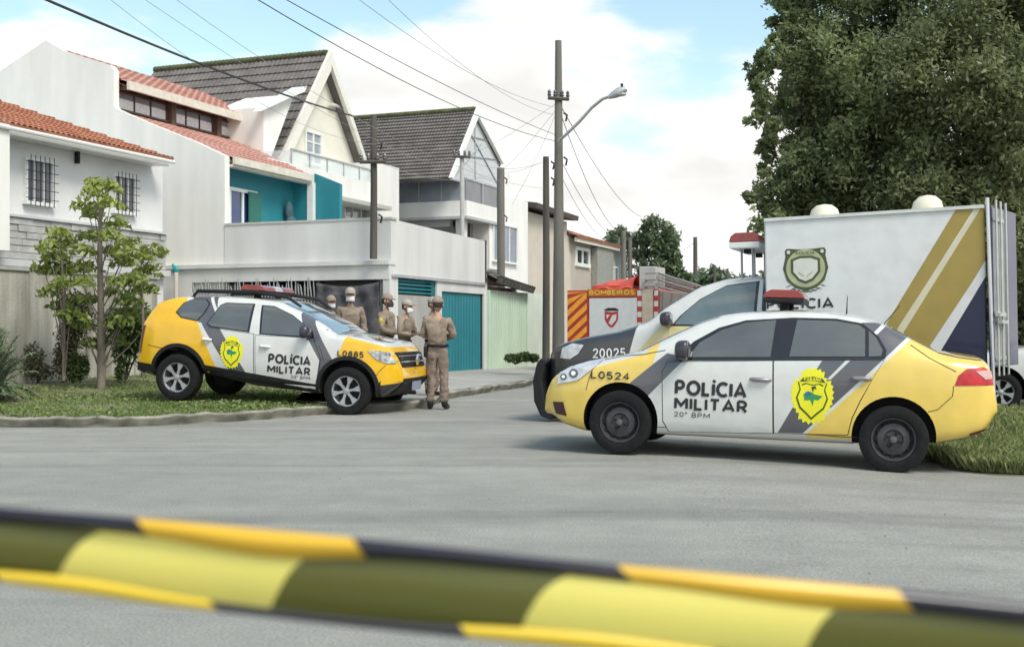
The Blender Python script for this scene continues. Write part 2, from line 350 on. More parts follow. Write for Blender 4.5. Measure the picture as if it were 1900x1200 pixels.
# fallen leaves / clover patches scattered on the lawn
clm = leafmat('clover_leaves', (.10, .17, .04), (.26, .30, .12), .6, .3)
P = []
while len(P) < 2600:
    i = random.uniform(10, SPL-8); u = random.random()*.75; i0 = int(i); p = np.array(lawn_pt(i0, u)); 
    if math.sin(p[0]*1.3)*math.sin(p[1]*1.9+1) < .15: continue
    P.append(p+np.array((random.uniform(-.3, .3), random.uniform(-.2, .2), .045)))
nn = rng.normal(size=(len(P), 3))*.5+np.array((0, 0, 1)); tag(leaf_cloud(P, nn, .05, .8, name='weeds', m=clm), 'broad-leaved weeds speckling the grass verge by the kerb', 'weeds', kind='stuff')

# right verge (behind and right of the saloon)
vr = MB(); rows = []
edge = catmull([(4.9, 13.6), (4.45, 12.5), (4.2, 11.5), (4.3, 10.95), (4.9, 10.75), (6.5, 10.5), (14, 9.8)], 8)
for j, e in enumerate(edge):
    rows.append([(e[0]+u*9*.25, e[1]+u*26, gz(e[0], e[1])+.004+.05*sstep(0, .02, u)+.04*math.sin(e[0]*3+u*40)*min(1, u*20)) for u in np.concatenate([np.linspace(0, .05, 6), np.linspace(.08, 1, 14)])])
vr.grid(rows); tag(vr.build('roadside_soil', soil, smooth=60), kind='structure')
P = []; 
while len(P) < 70000:
    x = random.uniform(4.2, 9.5); u = random.random()**2.2; y = np.interp(x, [p[0] for p in edge[16:]], [p[1] for p in edge[16:]])+.03+u*9
    if x < 4.1 and random.random() < .5: continue
    P.append((x, y, gz(x, y)+.02))
P = np.array(P); near = rng.random(len(P))
tallm = leafmat('tall_grass_blades', (.11, .17, .045), (.36, .38, .17), .7, .35)
tag(blades(P, .14, .006, .6, 'tall_grass', tallm), 'tall unmown grass at the road edge behind the yellow saloon', 'grass', kind='stuff')
# strip of ground past the far kerb of the street, right-hand side behind vehicles
fg = MB(); fg.grid([[(x, y, .05+.03*math.sin(x+y)) for x in np.linspace(0, 1, 3)*60+9+(y-30)*.35] for y in np.linspace(30, 200, 12)]); tag(fg.build('far_verge', soil, smooth=60), kind='structure')

# ------------------------------------------------------------ trees and plants
bark = mat('bark', (.17, .145, .12), .9, var=.35, scale=7, streak=.3, bump=.6)
bark_dark = mat('dark_bark', (.06, .05, .04), .9, var=.35, scale=7, streak=.3, bump=.6)
def crown(blobs, size, n_per, name, m, parent, shell=.55, aspect=.45, clump=0, up=.35):
    Ps, Ns, T = [], [], []
    for (c, r, k) in blobs:
        n = int(n_per*k); d = rng.normal(size=(n, 3)); d /= np.linalg.norm(d, axis=1, keepdims=True)
        if clump:
            cc = rng.normal(size=(clump, 3)); cc /= np.linalg.norm(cc, axis=1, keepdims=True); cr_ = (shell+(1.05-shell)*rng.random(clump))
            idx = rng.integers(0, clump, n); tone0 = rng.random(clump)
            rr = np.array(r)*cc[idx]*cr_[idx][:, None]+rng.normal(size=(n, 3))*np.mean(r)*.135
            T.append(np.clip(tone0[idx]*.6+rng.random(n)*.4, 0, 1))
        else:
            rr = np.array(r)*d*(shell+(1-shell)*rng.random(n)**.6)[:, None]*(1+.12*rng.normal(size=n))[:, None]; T.append(rng.random(n))
        Ps.append(np.array(c)+rr); Ns.append(rng.normal(size=(n, 3))*.7+d*.3+np.array((0, 0, up)))
    return leaf_cloud(np.concatenate(Ps), np.concatenate(Ns), size, aspect, np.concatenate(T), name, m, parent)

# young tree on the left: trunk with whorls of leaves, branch tips measured on the plane y = 20.4
T0 = W(188, 712, 20.4); T0[2] = .25
tr = thing('young_tree', flat(*T0), 'young broadleaf tree with open light green crown on the grass before the stained wall', 'tree')
D0 = 20.4; tp = lambda px, py, d=D0: W(px, py, d)-T0
mb = MB(); trunk = [(0, 0, -.05), tp(188, 640), tp(187, 560), tp(185, 470), tp(186, 410), tp(184, 350)]; mb.tube(trunk, [.075, .065, .055, .045, .03, .015], 10)
tips = [(184, 345, 0), (160, 383, .3), (205, 380, -.3), (172, 360, -.2), (198, 350, .2), (176, 400, .3), (216, 418, .2), (240, 455, .3), (262, 480, -.2), (285, 470, .1), (228, 490, .5), (250, 520, -.4), (215, 545, .3), (240, 560, -.2), (268, 540, .2), (200, 440, -.4), (170, 440, .4), (150, 470, -.2), (112, 436, 0), (125, 455, .3), (90, 462, -.2), (82, 500, .2), (105, 505, .3), (120, 530, -.3), (140, 500, .4), (95, 545, .1), (155, 525, -.4), (165, 500, .5), (110, 570, .3), (130, 585, -.2), (208, 470, .6), (222, 525, -.5), (275, 505, .2), (160, 560, .3), (285, 590, .2), (100, 480, .1), (232, 470, -.4), (155, 605, .3), (222, 600, -.3), (170, 640, .2), (208, 635, .4), (235, 585, .2), (145, 590, -.3)]
LP, LN, LT = [], [], []
for (px, py, dd) in tips:
    e = tp(px, py, D0+dd); py0 = min(690, py+60+abs(px-187)*.7); b = tp(187, max(py0, 380), D0); midp = (b+e)/2+np.array((0, 0, -.06))
    if px < 135: b = tp(120, min(700, py+130), D0); midp = b*.4+e*.6
    mb.tube([b, midp, e], [.014, .010, .005], 5)
    for k in range(58):
        d = rng.normal(size=3); d /= np.linalg.norm(d); d[2] = abs(d[2])*.9-.25
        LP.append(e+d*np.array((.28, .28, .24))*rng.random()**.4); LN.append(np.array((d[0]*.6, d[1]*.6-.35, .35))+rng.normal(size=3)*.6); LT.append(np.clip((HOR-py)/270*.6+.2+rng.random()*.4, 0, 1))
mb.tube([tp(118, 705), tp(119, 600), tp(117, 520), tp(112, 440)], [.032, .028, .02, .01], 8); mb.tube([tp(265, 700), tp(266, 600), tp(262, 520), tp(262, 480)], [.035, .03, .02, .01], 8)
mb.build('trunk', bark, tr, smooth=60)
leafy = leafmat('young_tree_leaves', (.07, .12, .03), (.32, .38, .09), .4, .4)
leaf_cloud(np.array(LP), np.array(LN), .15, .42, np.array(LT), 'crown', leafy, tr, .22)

shr = leafmat('shrub_leaves', (.035, .07, .018), (.12, .18, .05), .5, .25); shr2 = leafmat('dry_shrub_leaves', (.07, .07, .03), (.17, .16, .08), .7, .2)
def shrub(px, py_base, d, blobs, m, label, name='shrub', size=.07, n=500, group=None):
    b = W(px, py_base, d); b[2] = max(b[2], .1); f = flat(*b); t = thing(name, f, label, 'shrub', group); s = MB()
    bl = []
    for (bx, by, rx, rz, k) in blobs:
        c = W(bx, by, d)-b; q = FPX/d; bl.append((c, (rx/q, rx/q*.8, rz/q), k)); s.tube([(0, 0, -.05), c*.5+np.array((.03, .02, 0)), c], [.02, .015, .005], 5)
    s.build('stem', bark_dark, t, smooth=60); crown(bl, size, n, 'foliage', m, t, shell=.2); return t
shrub(128, 700, 21.6, [(130, 620, 26, 40, 1), (120, 665, 22, 40, 1), (150, 590, 26, 30, .8), (135, 560, 20, 26, .4)], shr2, 'dull brown-green bush against the wall just left of the young tree trunk', n=1100)
shrub(148, 705, 20.8, [(148, 680, 18, 26, 1), (140, 695, 16, 14, .5)], shr, 'low dark green leafy plant at the foot of the young tree', n=900)
shrub(70, 705, 21.6, [(62, 668, 22, 34, 1), (75, 690, 30, 16, .8)], shr2, 'pale dry weeds at the wall foot near the left edge', n=500)
shrub(232, 705, 21.8, [(232, 640, 26, 46, 1), (262, 620, 26, 40, 1), (215, 600, 26, 26, .7), (250, 585, 34, 24, .7)], shr, 'dark leafy shrub behind the rear of the yellow off-roader', n=900, size=.09)
shrub(222, 705, 20.9, [(222, 690, 10, 18, 1)], shr, 'small green weed right of the young tree trunk', n=250)
shrub(955, 672, 29.5, [(950, 664, 14, 8, 1), (972, 662, 14, 9, 1), (990, 664, 10, 8, .7)], shr, 'low green plants growing on the pavement along the mint wall', n=600, size=.09)
# frond plant at the left edge
b0 = W(-22, 735, 17.6); b0[2] = .2
fp = thing('palm_shrub', flat(*b0), 'young grey-green palm with drooping fronds cut by the left edge', 'shrub'); LP, LN = [], []; s = MB()
for k in range(80):
    a = rng.random()*2*math.pi; el = .35+rng.random()*1.15; Lh = .7+.55*rng.random(); pts = []
    for q in np.linspace(0, 1, 9):
        r_ = Lh*q*math.cos(el)*.8; z_ = Lh*1.25*q*math.sin(el)-.55*q*q*(1.3-el*.5); pts.append(np.array((math.cos(a)*r_, math.sin(a)*r_, z_)))
    s.tube(pts, [.008]*8+[.003], 4)
    for j in range(2, 9):
        for sd_ in (-1, 1):
            for e in range(3):
                t_ = np.array((-math.sin(a), math.cos(a), 0))*sd_; LP.append(pts[j]+t_*.06+(pts[j-1]-pts[j])*e/3); LN.append(np.cross(t_+np.array((0, 0, -.4)), pts[j]-pts[j-1])+rng.normal(size=3)*.01)
s.build('stem', bark_dark, fp, smooth=60)
leaf_cloud(np.array(LP), np.array(LN), .15, .16, None, 'foliage', leafmat('palm_leaves', (.07, .12, .06), (.19, .24, .14), .55, .2), fp)

# big evergreen trees on the right
big = leafmat('evergreen_leaves', (.085, .12, .055), (.36, .42, .20), .5, .5)
big2 = leafmat('evergreen_leaves_back', (.085, .115, .055), (.36, .40, .19), .5, .5)
def bigtree(px, d, blobs, label, m, n_per, size, name='evergreen_tree', group='dense evergreen trees behind the white box', th=.28):
    b = W(px, 615, d); b[2] = gz(b[0], d)-.05; t = thing(name, flat(*b), label, 'tree', group); s = MB(); bl = []
    top = max(W(bx, by, d)[2] for bx, by, *_ in blobs); trunk = [(0, 0, 0), (.1, .05, top*.25), (-.08, .1, top*.5), (.05, 0, top*.85)]; s.tube(trunk, [th, th*.8, th*.6, th*.2], 10)
    for (bx, by, rr, k, dd) in blobs:
        c = W(bx, by, d+dd)-b; q = FPX/(d+dd); r = rr/q; bl.append((c, (r, r*.95, r*.85), k))
        z0 = max(.15, min(c[2]*.6, top*.8))
        if rr < 25 and n_per > 1500: s.tube([c+np.array((r*1.8, .3, -r*.8)), c], [.012, .004], 4); continue
        s.tube([(0, 0, z0), c*np.array((.5, .5, 0))+np.array((0, 0, (z0+c[2])/2+.2)), c], [th*.35, th*.22, .02], 6)
    s.build('trunk', bark_dark, t, smooth=60); crown(bl, size, n_per, 'crown', m, t, shell=.5, clump=30 if n_per > 0 else 0, up=.3); return t
bl = [(1490, 60, 55, .9, 0), (1468, 120, 45, .5, .3), (1475, 190, 50, .55, 0), (1492, 260, 48, .6, .2), (1490, 330, 48, .7, 0), (1445, 372, 48, .9, -.3), (1540, 20, 80, 1.3, .5), (1530, 110, 90, 1.6, -.3), (1530, 210, 90, 1.6, .3), (1540, 310, 90, 1.6, -.4), (1520, 380, 70, 1.2, .2), (1620, 60, 110, 1.8, 0), (1620, 180, 110, 2, -.8), (1630, 290, 105, 1.8, -.6), (1620, 380, 95, 1.5, 0), (1490, -30, 70, .8, 0), (1580, -70, 120, 1.5, 0), (1560, 470, 100, 1.5, .5), (1650, 480, 110, 1.5, .5), (1480, 440, 60, .8, .3)]
for py_ in range(-20, 410, 9):
    ex = np.interp(py_, [0, 60, 100, 230, 300, 330, 372, 400], [1455, 1440, 1405, 1410, 1432, 1428, 1402, 1420])+random.uniform(-14, 34); bl.append((ex, py_, random.uniform(9, 20), random.uniform(.03, .09), random.uniform(-1, 1)))
bigtree(1590, 21.5, bl, 'dense dark evergreen whose ragged left edge stands against the sky', big, 3000, .105)
bl = [(1730, 0, 120, 2, 0), (1740, 130, 120, 2.2, -.7), (1720, 250, 110, 2, 0), (1740, 350, 110, 2, -.6), (1830, 60, 120, 2, -.3), (1850, 190, 115, 2.2, -1), (1840, 320, 115, 2.2, -.6), (1930, 100, 120, 1.6, 0), (1940, 250, 130, 1.6, -.5), (1940, 400, 130, 1.8, -.5), (1850, 440, 120, 2, -.8), (1740, 460, 110, 1.6, 0), (1880, 540, 110, 1.6, 0), (1960, 560, 110, 1.2, 0), (1780, 560, 100, 1.2, .5), (1850, -100, 150, 1.2, 0), (1980, -50, 150, 1, 0)]
bigtree(1860, 20.6, bl, 'dense olive evergreen filling the upper right corner', big2, 3000, .105)
# backing trees that close the view under the crowns
bl = [(1500, 420, 90, 1, 0), (1650, 380, 150, 2, 0), (1650, 200, 160, 2, 0), (1800, 300, 170, 2, 0), (1900, 480, 150, 1.6, 0), (1700, 540, 120, 1.5, 0), (1950, 150, 170, 1.6, 0), (1600, 560, 90, 1, 0), (1850, 60, 160, 1.6, 0), (1980, 600, 120, 1.2, 0), (1840, 620, 90, 1.2, 0)]
bigtree(1750, 26.5, bl, 'dark evergreen standing behind the two front crowns', big, 1900, .18)

# trees at the end of the street
farm = leafmat('far_tree_leaves', (.07, .11, .06), (.17, .23, .12), .6, .2)
bl = [(1215, 430, 34, 1.2, 0), (1190, 455, 30, 1, .5), (1235, 450, 28, 1, 0), (1150, 445, 24, .6, 2), (1235, 490, 30, 1, 0), (1255, 505, 22, .8, 0), (1205, 500, 34, 1, 0), (1262, 535, 34, 1, 0), (1245, 470, 18, .5, 0)]
bigtree(1225, 58, bl, 'rounded green tree at the end of the street behind the fire engine', farm, 900, .26, 'street_tree', None, .25)
bl = [(1140, 448, 22, .8, 0), (1130, 462, 16, .5, 0), (1160, 470, 24, .8, 0), (1150, 500, 26, .8, 0)]
bigtree(1150, 66, bl, 'smaller green tree between the grey house and the rounded street tree', farm, 700, .26, 'street_tree', None, .2)
bl = [(x, 530-6*math.sin(x*.11), 22+8*math.sin(x*.3), 1, 3*math.sin(x)) for x in range(1270, 1480, 18)]
t_ = MB(); cr_bl = [(W(x, y, 130+d)*np.array((1, 1, 1)), (r*130/FPX,)*3, k) for x, y, r, k, d in bl]
o = crown(cr_bl, .8, 500, 'distant_woods', farm, None, shell=.3); tag(o, 'low dark line of distant woods far down the street', 'woods', kind='stuff')

# grit and small stones on the road, thicker along the kerb
peb = MB(); 
for _ in range(700):
    if random.random() < .6: i = random.randrange(10, len(KC)-10); p_ = KC[i]-KN[i]*abs(random.gauss(0, .35)); x_, y_ = p_[0]+random.uniform(-.3, .3), p_[1]-.08
    else: x_, y_ = random.uniform(-6, 6), random.uniform(4, 15)
    r_ = random.uniform(.004, .014); z_ = gz(x_, y_); a_ = random.random()*3; peb.add([(x_+r_*math.cos(a_+k*2.1)*(.7+.5*random.random()), y_+r_*math.sin(a_+k*2.1), z_+.001) for k in range(3)]+[(x_, y_, z_+r_*.7)], [(0, 1, 3), (1, 2, 3), (2, 0, 3)])
tag(peb.build('grit', mat('grit_stone', (.12, .115, .10), .9, c2=(.42, .41, .38), scale=30)), 'loose grit and small stones scattered over the road and along the kerb', 'grit', kind='stuff')
# ------------------------------------------------------------ houses (x = along the street, y = away from it)
def tilemat(name, c1, c2, moss=None, sc=1.3):
    m = mat(name, c1, .85, c2=c2, scale=sc, bump=.5, bscale=14, detail=10); return m
terra = tilemat('terracotta_tiles', (.30, .115, .07), (.44, .20, .12), sc=2.2); pinkt = tilemat('faded_pink_tiles', (.40, .21, .17), (.55, .31, .26))
slate = tilemat('grey_slate_tiles', (.11, .098, .094), (.19, .172, .162), sc=1.8); moss = mat('mossy_ridge', (.05, .062, .025), .95, c2=(.12, .12, .06), scale=5)
def tiled(mb, a, b, c, d, cols, rows, wave=.035, step=.035, m=0, sub=6, thick=.05):
    """roof surface a (eave start) b (eave end) c (ridge end) d (ridge start): half-round tiles in overlapping rows"""
    a, b, c, d = [np.array(p, float) for p in (a, b, c, d)]; nn = np.cross(b-a, d-a); nn /= np.linalg.norm(nn)
    if nn[2] < 0: nn = -nn
    us = np.linspace(0, 1, cols*sub+1); R_ = []
    for i in range(rows):
        for v, h in ((i/rows, step), ((i+.999)/rows, 0.0)):
            row = []
            for j, u in enumerate(us):
                p = (a+(b-a)*u)*(1-v)+(d+(c-d)*u)*v; row.append(tuple(p+nn*(h+wave*abs(math.sin(math.pi*u*cols)))))
            R_.append(row)
    mb.grid(R_, m); un = [[tuple(np.array(p)-nn*thick) for p in (a, b)], [tuple(np.array(p)-nn*thick) for p in (d, c)]]; mb.grid(un, m)
    mb.add([un[0][0], un[0][1], R_[0][-1], R_[0][0]], [(0, 1, 2, 3)], m)
def window(parent, axis, c, u0, u1, z0, z1, frame_m, glass_m, nx=2, nz=1, w=.05, out=-1, name='window', bars=None, depth=.07, glass_label=None):
    """framed window in a wall plane. axis 'y': wall at y=c running along x; axis 'x': wall at x=c running along y; out = side it faces"""
    f = MB(); g = MB()
    def b(mb, a0, a1, q0, q1, d0, d1):
        lo, hi = sorted((c+out*d0, c+out*d1))
        if axis == 'y': mb.box(a0, a1, lo, hi, q0, q1)
        else: mb.box(lo, hi, a0, a1, q0, q1)
    b(f, u0, u1, z1-w, z1, -.02, depth); b(f, u0-.03, u1+.03, z0-.04, z0+w-.02, -.02, depth+.04)
    b(f, u0, u0+w, z0+w-.02, z1-w, -.02, depth); b(f, u1-w, u1, z0+w-.02, z1-w, -.02, depth)
    for i in range(1, nx): u = u0+(u1-u0)*i/nx; b(f, u-w*.45, u+w*.45, z0+w-.02, z1-w, -.02, depth-.015)
    for i in range(1, nz):
        z = z0+(z1-z0)*i/nz
        for k in range(nx):
            ua = u0+(u1-u0)*k/nx+w*.45; ub = u0+(u1-u0)*(k+1)/nx-w*.45; b(f, ua, ub, z-w*.3, z+w*.3, -.02, depth-.025)
    b(g, u0+w*.5, u1-w*.5, z0+w*.5, z1-w*.5, .003, .018)
    fo = f.build(name, frame_m, parent); g.build('pane', glass_m, fo)
    if bars:
        k = MB(); n1, n2 = bars
        def tb(ua, ub, za, zb):
            dd = c+out*(depth+.06); pa, pb = ((ua, dd, za), (ub, dd, zb)) if axis == 'y' else ((dd, ua, za), (dd, ub, zb)); k.tube([pa, pb], .008, 5)
        for i in range(n1): u = u0+(u1-u0)*(i+.5)/n1; tb(u, u, z0-.06, z1+.06)
        for i in range(n2): z = z0+(z1-z0)*(i+.5)/n2; tb(u0-.06, u1+.06, z, z)
        k.build('grille', black_plastic, fo)
    return fo
X = lambda px, py, t, F=ROW: F.xp(px, py, t)
Y = lambda px, py, n, F=ROW: F.yp(px, py, n)

# ---- house with the barred windows (left)
n1 = .8; tE = Y(303, 400, n1)[0]
h1f = ROW.sub(-6, n1); h1 = thing('house', h1f, 'white house with orange clay tile roof and two barred upper windows at the left edge', 'house')
yy = lambda px, py, n=0: h1f.yp(px, py, n)
tR = yy(303, 400)[0]; t0 = -9; zs1, zs0 = yy(0, 400)[1], yy(0, 478)[1]; zE = yy(150, 275)[1]
mb = MB(); mb.box(t0, tR, 0, 7, 0, zs0); mb.box(t0, tR, .02, 7, zs0, zE+.05)
mb.build('wall', mat('house_white_wall', (.66, .66, .66), .85, var=.08, scale=1.3, bump=.2), h1)
mb = MB(); tp_ = yy(18, 300, -.55)[0]; mb.box(t0, tp_, -.55, .0, zs0+.1, zE+.1); mb.build('side_pier', cream_wall, h1)
mb = MB(); nrow = 6
for r_ in range(nrow):
    z0_ = zs0+(zs1-zs0)*r_/nrow; z1_ = zs0+(zs1-zs0)*(r_+1)/nrow-.012; x = t0+.3*(r_ % 2)
    while x < tR-.05:
        w_ = random.uniform(.35, .75); x1_ = min(tR, x+w_-.012); mb.box(x, x1_, -.06-random.random()*.035, 0.01, z0_, z1_); x += w_
mb.build('stone_cladding', mat('pale_stone_cladding', (.30, .30, .30), .85, c2=(.50, .49, .47), scale=3.5, bump=.5, bscale=12), h1)
mb = MB(); mb.box(t0, tR+.02, -.13, 0, zs1, zs1+.05); mb.box(t0, tR+.02, -.2, .02, zs0-.16, zs0-.02); mb.build('ledge', grey_wall, h1)
eave_a, eave_b = (t0, -.55, zE+.05), (h1f.yp(322, 300, -.55)[0], -.55, zE+.05)
ap = 1.95
mb = MB(); tiled(mb, eave_a, eave_b, (eave_b[0]-4.6, 4.2, zE+ap), (t0, 4.2, zE+ap), 88, 18, .032, .035, sub=5); mb.build('roof', terra, h1)
mb = MB(); mb.box(t0, eave_b[0]-.1, -.5, -.42, zE-.12, zE+.02); mb.box(t0, eave_b[0]-.1, -.42, 0, zE-.10, zE-.06); mb.tube([(t0, -.6, zE-.02), (eave_b[0]-.05, -.6, zE-.02)], .045, 8); mb.build('eave_board', white_paint, h1)
wg = glassmat('barred_window_glass', (.10, .11, .14), .1)
for (xa, xb, ya, yb) in ((44, 96, 291, 375), (208, 248, 322, 398)):
    u0, z1_ = yy(xa, ya); u1, z0_ = yy(xb, yb); zt_ = yy((xa+xb)/2, ya)[1]; window(h1, 'y', 0, u0, u1, yy(xa, yb)[1] if xa < 100 else z0_, z1_, white_paint, wg, 3, 1, .05, -1, bars=(6, 5))
mb = MB(); p_ = yy(140, 282); mb.box(p_[0]-.03, p_[0]+.03, -.1, -.0, p_[1]-.25, p_[1]); mb.build('wall_lamp', black_plastic, h1)

# ---- stained boundary wall
bwf = ROW.sub(-8, -1); yb_ = lambda px, py: bwf.yp(px, py, 0)
zt = yb_(0, 500)[1]; te = yb_(292, 600)[0]
stain = mat('stained_concrete', (.15, .145, .11), .95, c2=(.56, .54, .48), scale=2.6, streak=.16, bump=.5, bscale=18, detail=10)
m_ = MB(); m_.box(-8, te, 0, .18, 0, zt); wl = m_.build('boundary_wall', stain); place(wl, bwf); tag(wl, 'stained grey concrete wall with a flat coping behind the young tree', 'wall')
m_ = MB(); m_.box(-8, te+.03, -.04, .22, zt+.003, zt+.07); c_ = m_.build('coping', mat('coping_grey', (.36, .36, .34), .9, var=.2), wl)
m_ = MB()
for px in (60, 165, 255): t_ = yb_(px, 600)[0]; m_.box(t_-.1, t_+.1, -.05, -.002, 0, zt-.01)
m_.build('pilaster', stain, wl)

# ---- house with the teal balcony
h2 = thing('house', ROW, 'large cream gabled house with pink tile roofs and a teal balcony', 'house')
x0 = lambda px, py: X(px, py, 0)
pts = [(417, 600), (417, 289), (362, 263), (268, 225), (216, 202), (211, 196), (211, 130), (204, 121), (117, 94), (85, 75), (0, 132), (-150, 240), (-150, 600)]
P = [x0(*p) for p in pts]; P[0] = (P[0][0], 0); P[-1] = (P[-1][0], 0)
mb = MB(); mb.prism(P, 'x', 0, .2); mb.build('wall', cream_wall, h2)
nu, zu = x0(211, 143); na, za = x0(85, 77); nl, zl = x0(222, 207); zl0 = x0(417, 291)[1]
tU = Y(487, 234, nu)[0]; tL = Y(575, 325, -.1)[0]
mb = MB(); tiled(mb, (.2, nu-.25, zu-.12), (tU, nu-.25, zu-.12), (tU, na, za-.1), (.2, na, za-.1), 22, 12, .03, .03, thick=.1)
nb = na+(za-zu)/.55; tiled(mb, (.2, na+4.2, za-2.0), (tU, na+4.2, za-2.0), (tU, na, za-.1), (.2, na, za-.1), 22, 6, .03, .03, thick=.1)
mb.build('roof', pinkt, h2)
mb = MB(); mb.box(.2, tU+.05, nu-.33, nu-.25, zu-.3, zu-.08); mb.build('fascia', mat('cream_fascia', (.62, .58, .50), .6), h2)
mb = MB()
for i in range(10): t_ = .3+(tU-.4)*i/9; mb.add([(t_, nu-.25, zu-.2), (t_+.07, nu-.25, zu-.2), (t_+.07, nu+.6, zu-.05), (t_, nu+.6, zu-.05), (t_, nu-.25, zu-.3), (t_+.07, nu-.25, zu-.3), (t_+.07, nu+.6, zu-.2), (t_, nu+.6, zu-.2)], [(0,1,2,3),(7,6,5,4),(0,4,5,1),(1,5,6,2),(2,6,7,3),(3,7,4,0)])
mb.build('rafters', brown, h2)
nw = nu+.14; zw0, zw1 = zl+.05, zu-.28
mb = MB(); mb.box(.2, tU-.2, nw+.05, nw+.2, zl-.2, zu+.1); mb.build('upper_wall', brown, h2)
wgl = glassmat('upper_window_glass', (.20, .25, .30), .1); curt = mat('white_curtain', (.72, .74, .76), .8, var=.15, scale=14)
posts = [.2, (tU)*.36, tU*.67, tU-.25]
for i in range(3):
    a, b = posts[i]+.12, posts[i+1]-.12; fo = window(h2, 'y', nw+.05, a, b, zw0+.1, zw1, brown, wgl, 3, 1, .03, -1)
    for j in range(3):
        if (i, j) in ((2, 1),): continue
        u = a+(b-a)*j/3; k = MB(); k.box(u+.04, u+(b-a)/3-.04, nw+.014, nw+.03, zw0+.13, zw0+(zw1-zw0)*.68); k.build('curtain', curt, fo)
for i, p in enumerate(posts[1:]): m_ = MB(); m_.box(p-.1, p+.1, nw-.15, nw+.03, zl, zu-.2); m_.build('post', brown, h2)
mb = MB(); tiled(mb, (.2, -.12, zl0-.02), (tL, -.12, zl0-.02), (tU-.9, nw-.05, zl+.05), (.2, nw-.05, zl+.05), 20, 10, .03, .03, thick=.1); mb.build('lower_roof', pinkt, h2)
mb = MB(); mb.box(.2, tL+.03, -.2, -.12, zl0-.16, zl0+.02); mb.box(.2, tL, -.12, .1, zl0-.22, zl0-.16); mb.build('lower_fascia', mat('cream_fascia', (.62, .58, .50), .6), h2)
nbk = X(545, 380, tL)[0]; zpar = x0(417, 413)[1]
zr_ = lambda n_: zl0-.12+(zl-zl0)*n_/nw
mb = MB(); mb.box(.2, tL, nbk, nbk+.15, 2.4, zr_(nbk)); mb.prism([(-.02, 2.4), (-.02, zr_(0)), (nbk+.15, zr_(nbk+.15)), (nbk+.15, 2.4)], 'x', tL, tL+.15); mb.box(.2, .22, 0, nbk, 2.4, zl0-.05)
mb.build('balcony_wall', teal, h2)
mb = MB(); mb.box(.2, tL, 0, nbk, zl0-.1, zl0-.02); mb.build('balcony_ceiling', cream_wall, h2)
u0, z1_ = Y(421, 346, nbk); u1, z0_ = Y(474, 412, nbk)
z0_ = zpar-.35; fo = window(h2, 'y', nbk, u0, u1, z0_, z1_, white_paint, glassmat('blue_curtained_glass', (.02, .05, .16), .1), 2, 1, .09, -1)
m_ = MB(); uu = u0+(u1-u0)*.62; m_.box(uu, u1+.05, nbk-.14, nbk-.1, z0_+.05, z1_-.05); m_.build('shutter', mat('green_shutter', (.03, .14, .11), .6), fo)
a_, b_ = Y(527, 395, nbk); m_ = MB(); m_.ell((a_, nbk-.15, b_+.05), (.13, .1, .26)); m_.ell((a_+.05, nbk-.2, b_-.25), (.2, .12, .16)); m_.tube([(a_, nbk-.15, b_+.2), (a_, nbk-.05, b_+.5)], .01, 5); m_.build('wall_hanging', mat('hanging_plant_dark', (.05, .10, .12), .8), h2)
mb = MB(); mb.box(tL-.02, tL+.13, -.2, -.022, 2.6, zl0-.18); mb.build('balcony_post', white_paint, h2)
tf = tL+.15; fa, fz = X(583, 322, tf); fb, fz2 = X(630, 341, tf)
mb = MB(); mb.prism([(fa, 2.6), (fa, fz), (fb, fz2), (fb, 2.6)], 'x', tf, tf+.15); mb.build('fin_wall', teal, h2)

# terrace / garage block that reaches forward to the pavement
nF = x0(726, 470)[0]; gb = thing('garage_block', ROW.sub(0, nF), 'white flat-topped garage block with teal gate and louvre beside the pavement', 'garage')
G = ROW.sub(0, nF); gx = lambda px, py: G.xp(px, py, -.02); gy = lambda px, py, n=0: G.yp(px, py, n)
nL = gx(300, 500)[0]; ztop = gx(560, 413)[1]; zj = gx(560, 487)[1]; zop = gx(560, 521)[1]
n0b = gx(417, 450)[0]
wm = mat('garage_white_wall', (.62, .62, .61), .85, var=.10, scale=1.8, bump=.2, streak=.2, detail=9)
mb = MB(); mb.box(-.02, .2, 0, n0b, zj, ztop); mb.box(-.1, .2, 0, nL, zop, zj-.10); mb.box(-.17, .2, -.02, nL, zj-.10, zj-.003)
nfa = gx(360, 560)[0]; nfb = gx(592, 560)[0]; nfc = gx(713, 560)[0]
mb.box(-.1, .2, nfa, nL, 0, zop); mb.box(-.08, .18, 0, nfc, 0, zop)
tEnd = gy(900, 470)[0]; zf0 = gy(727, 508)[1]; zg1 = gy(820, 540)[1]; tg0 = gy(820, 600)[0]; tg1 = gy(898, 600)[0]
zA = ztop; zB = gy(898, 447)[1]
mb.prism([(.2, zf0), (.2, zA), (tEnd, zB), (tEnd, zf0)], 'y', 0, .2)
mb.box(.2, tg0-.02, .25, .4, 0, zf0-.003); mb.box(tg0, tEnd, .003, .2, zg1, zf0-.07); tw = gy(811, 600)[0]; mb.box(tw, tg0, .0, .2, 0, zf0-.07); mb.box(tg1, tEnd+.1, 0, .2, 0, zf0-.07); mb.box(.2, .34, 0, .25, 0, zf0-.003)
mb.box(tEnd, tEnd+.2, 0.02, 7, 0, zB-.1)
mb.build('wall', wm, gb)
mb = MB(); mb.box(.2, tEnd, .2, 6.5, ztop-1.05, ztop-.95); mb.build('terrace_floor', grey_wall, gb)
mb = MB(); mb.box(tEnd+.0, tEnd+.06, -.02, .25, zf0, zB+.02); mb.build('down_pipe', black_plastic, gb)
mb = MB(); mb.box(-.04, .24, -.03, n0b, ztop, ztop+.05); mb.build('coping', mat('pale_coping', (.5, .49, .46), .9), gb)
mb = MB(); mb.box(-1.2+1.2, tEnd, -.05, .003, zf0-.07, zf0-.01); mb.build('shadow_gap_trim', steel, gb)
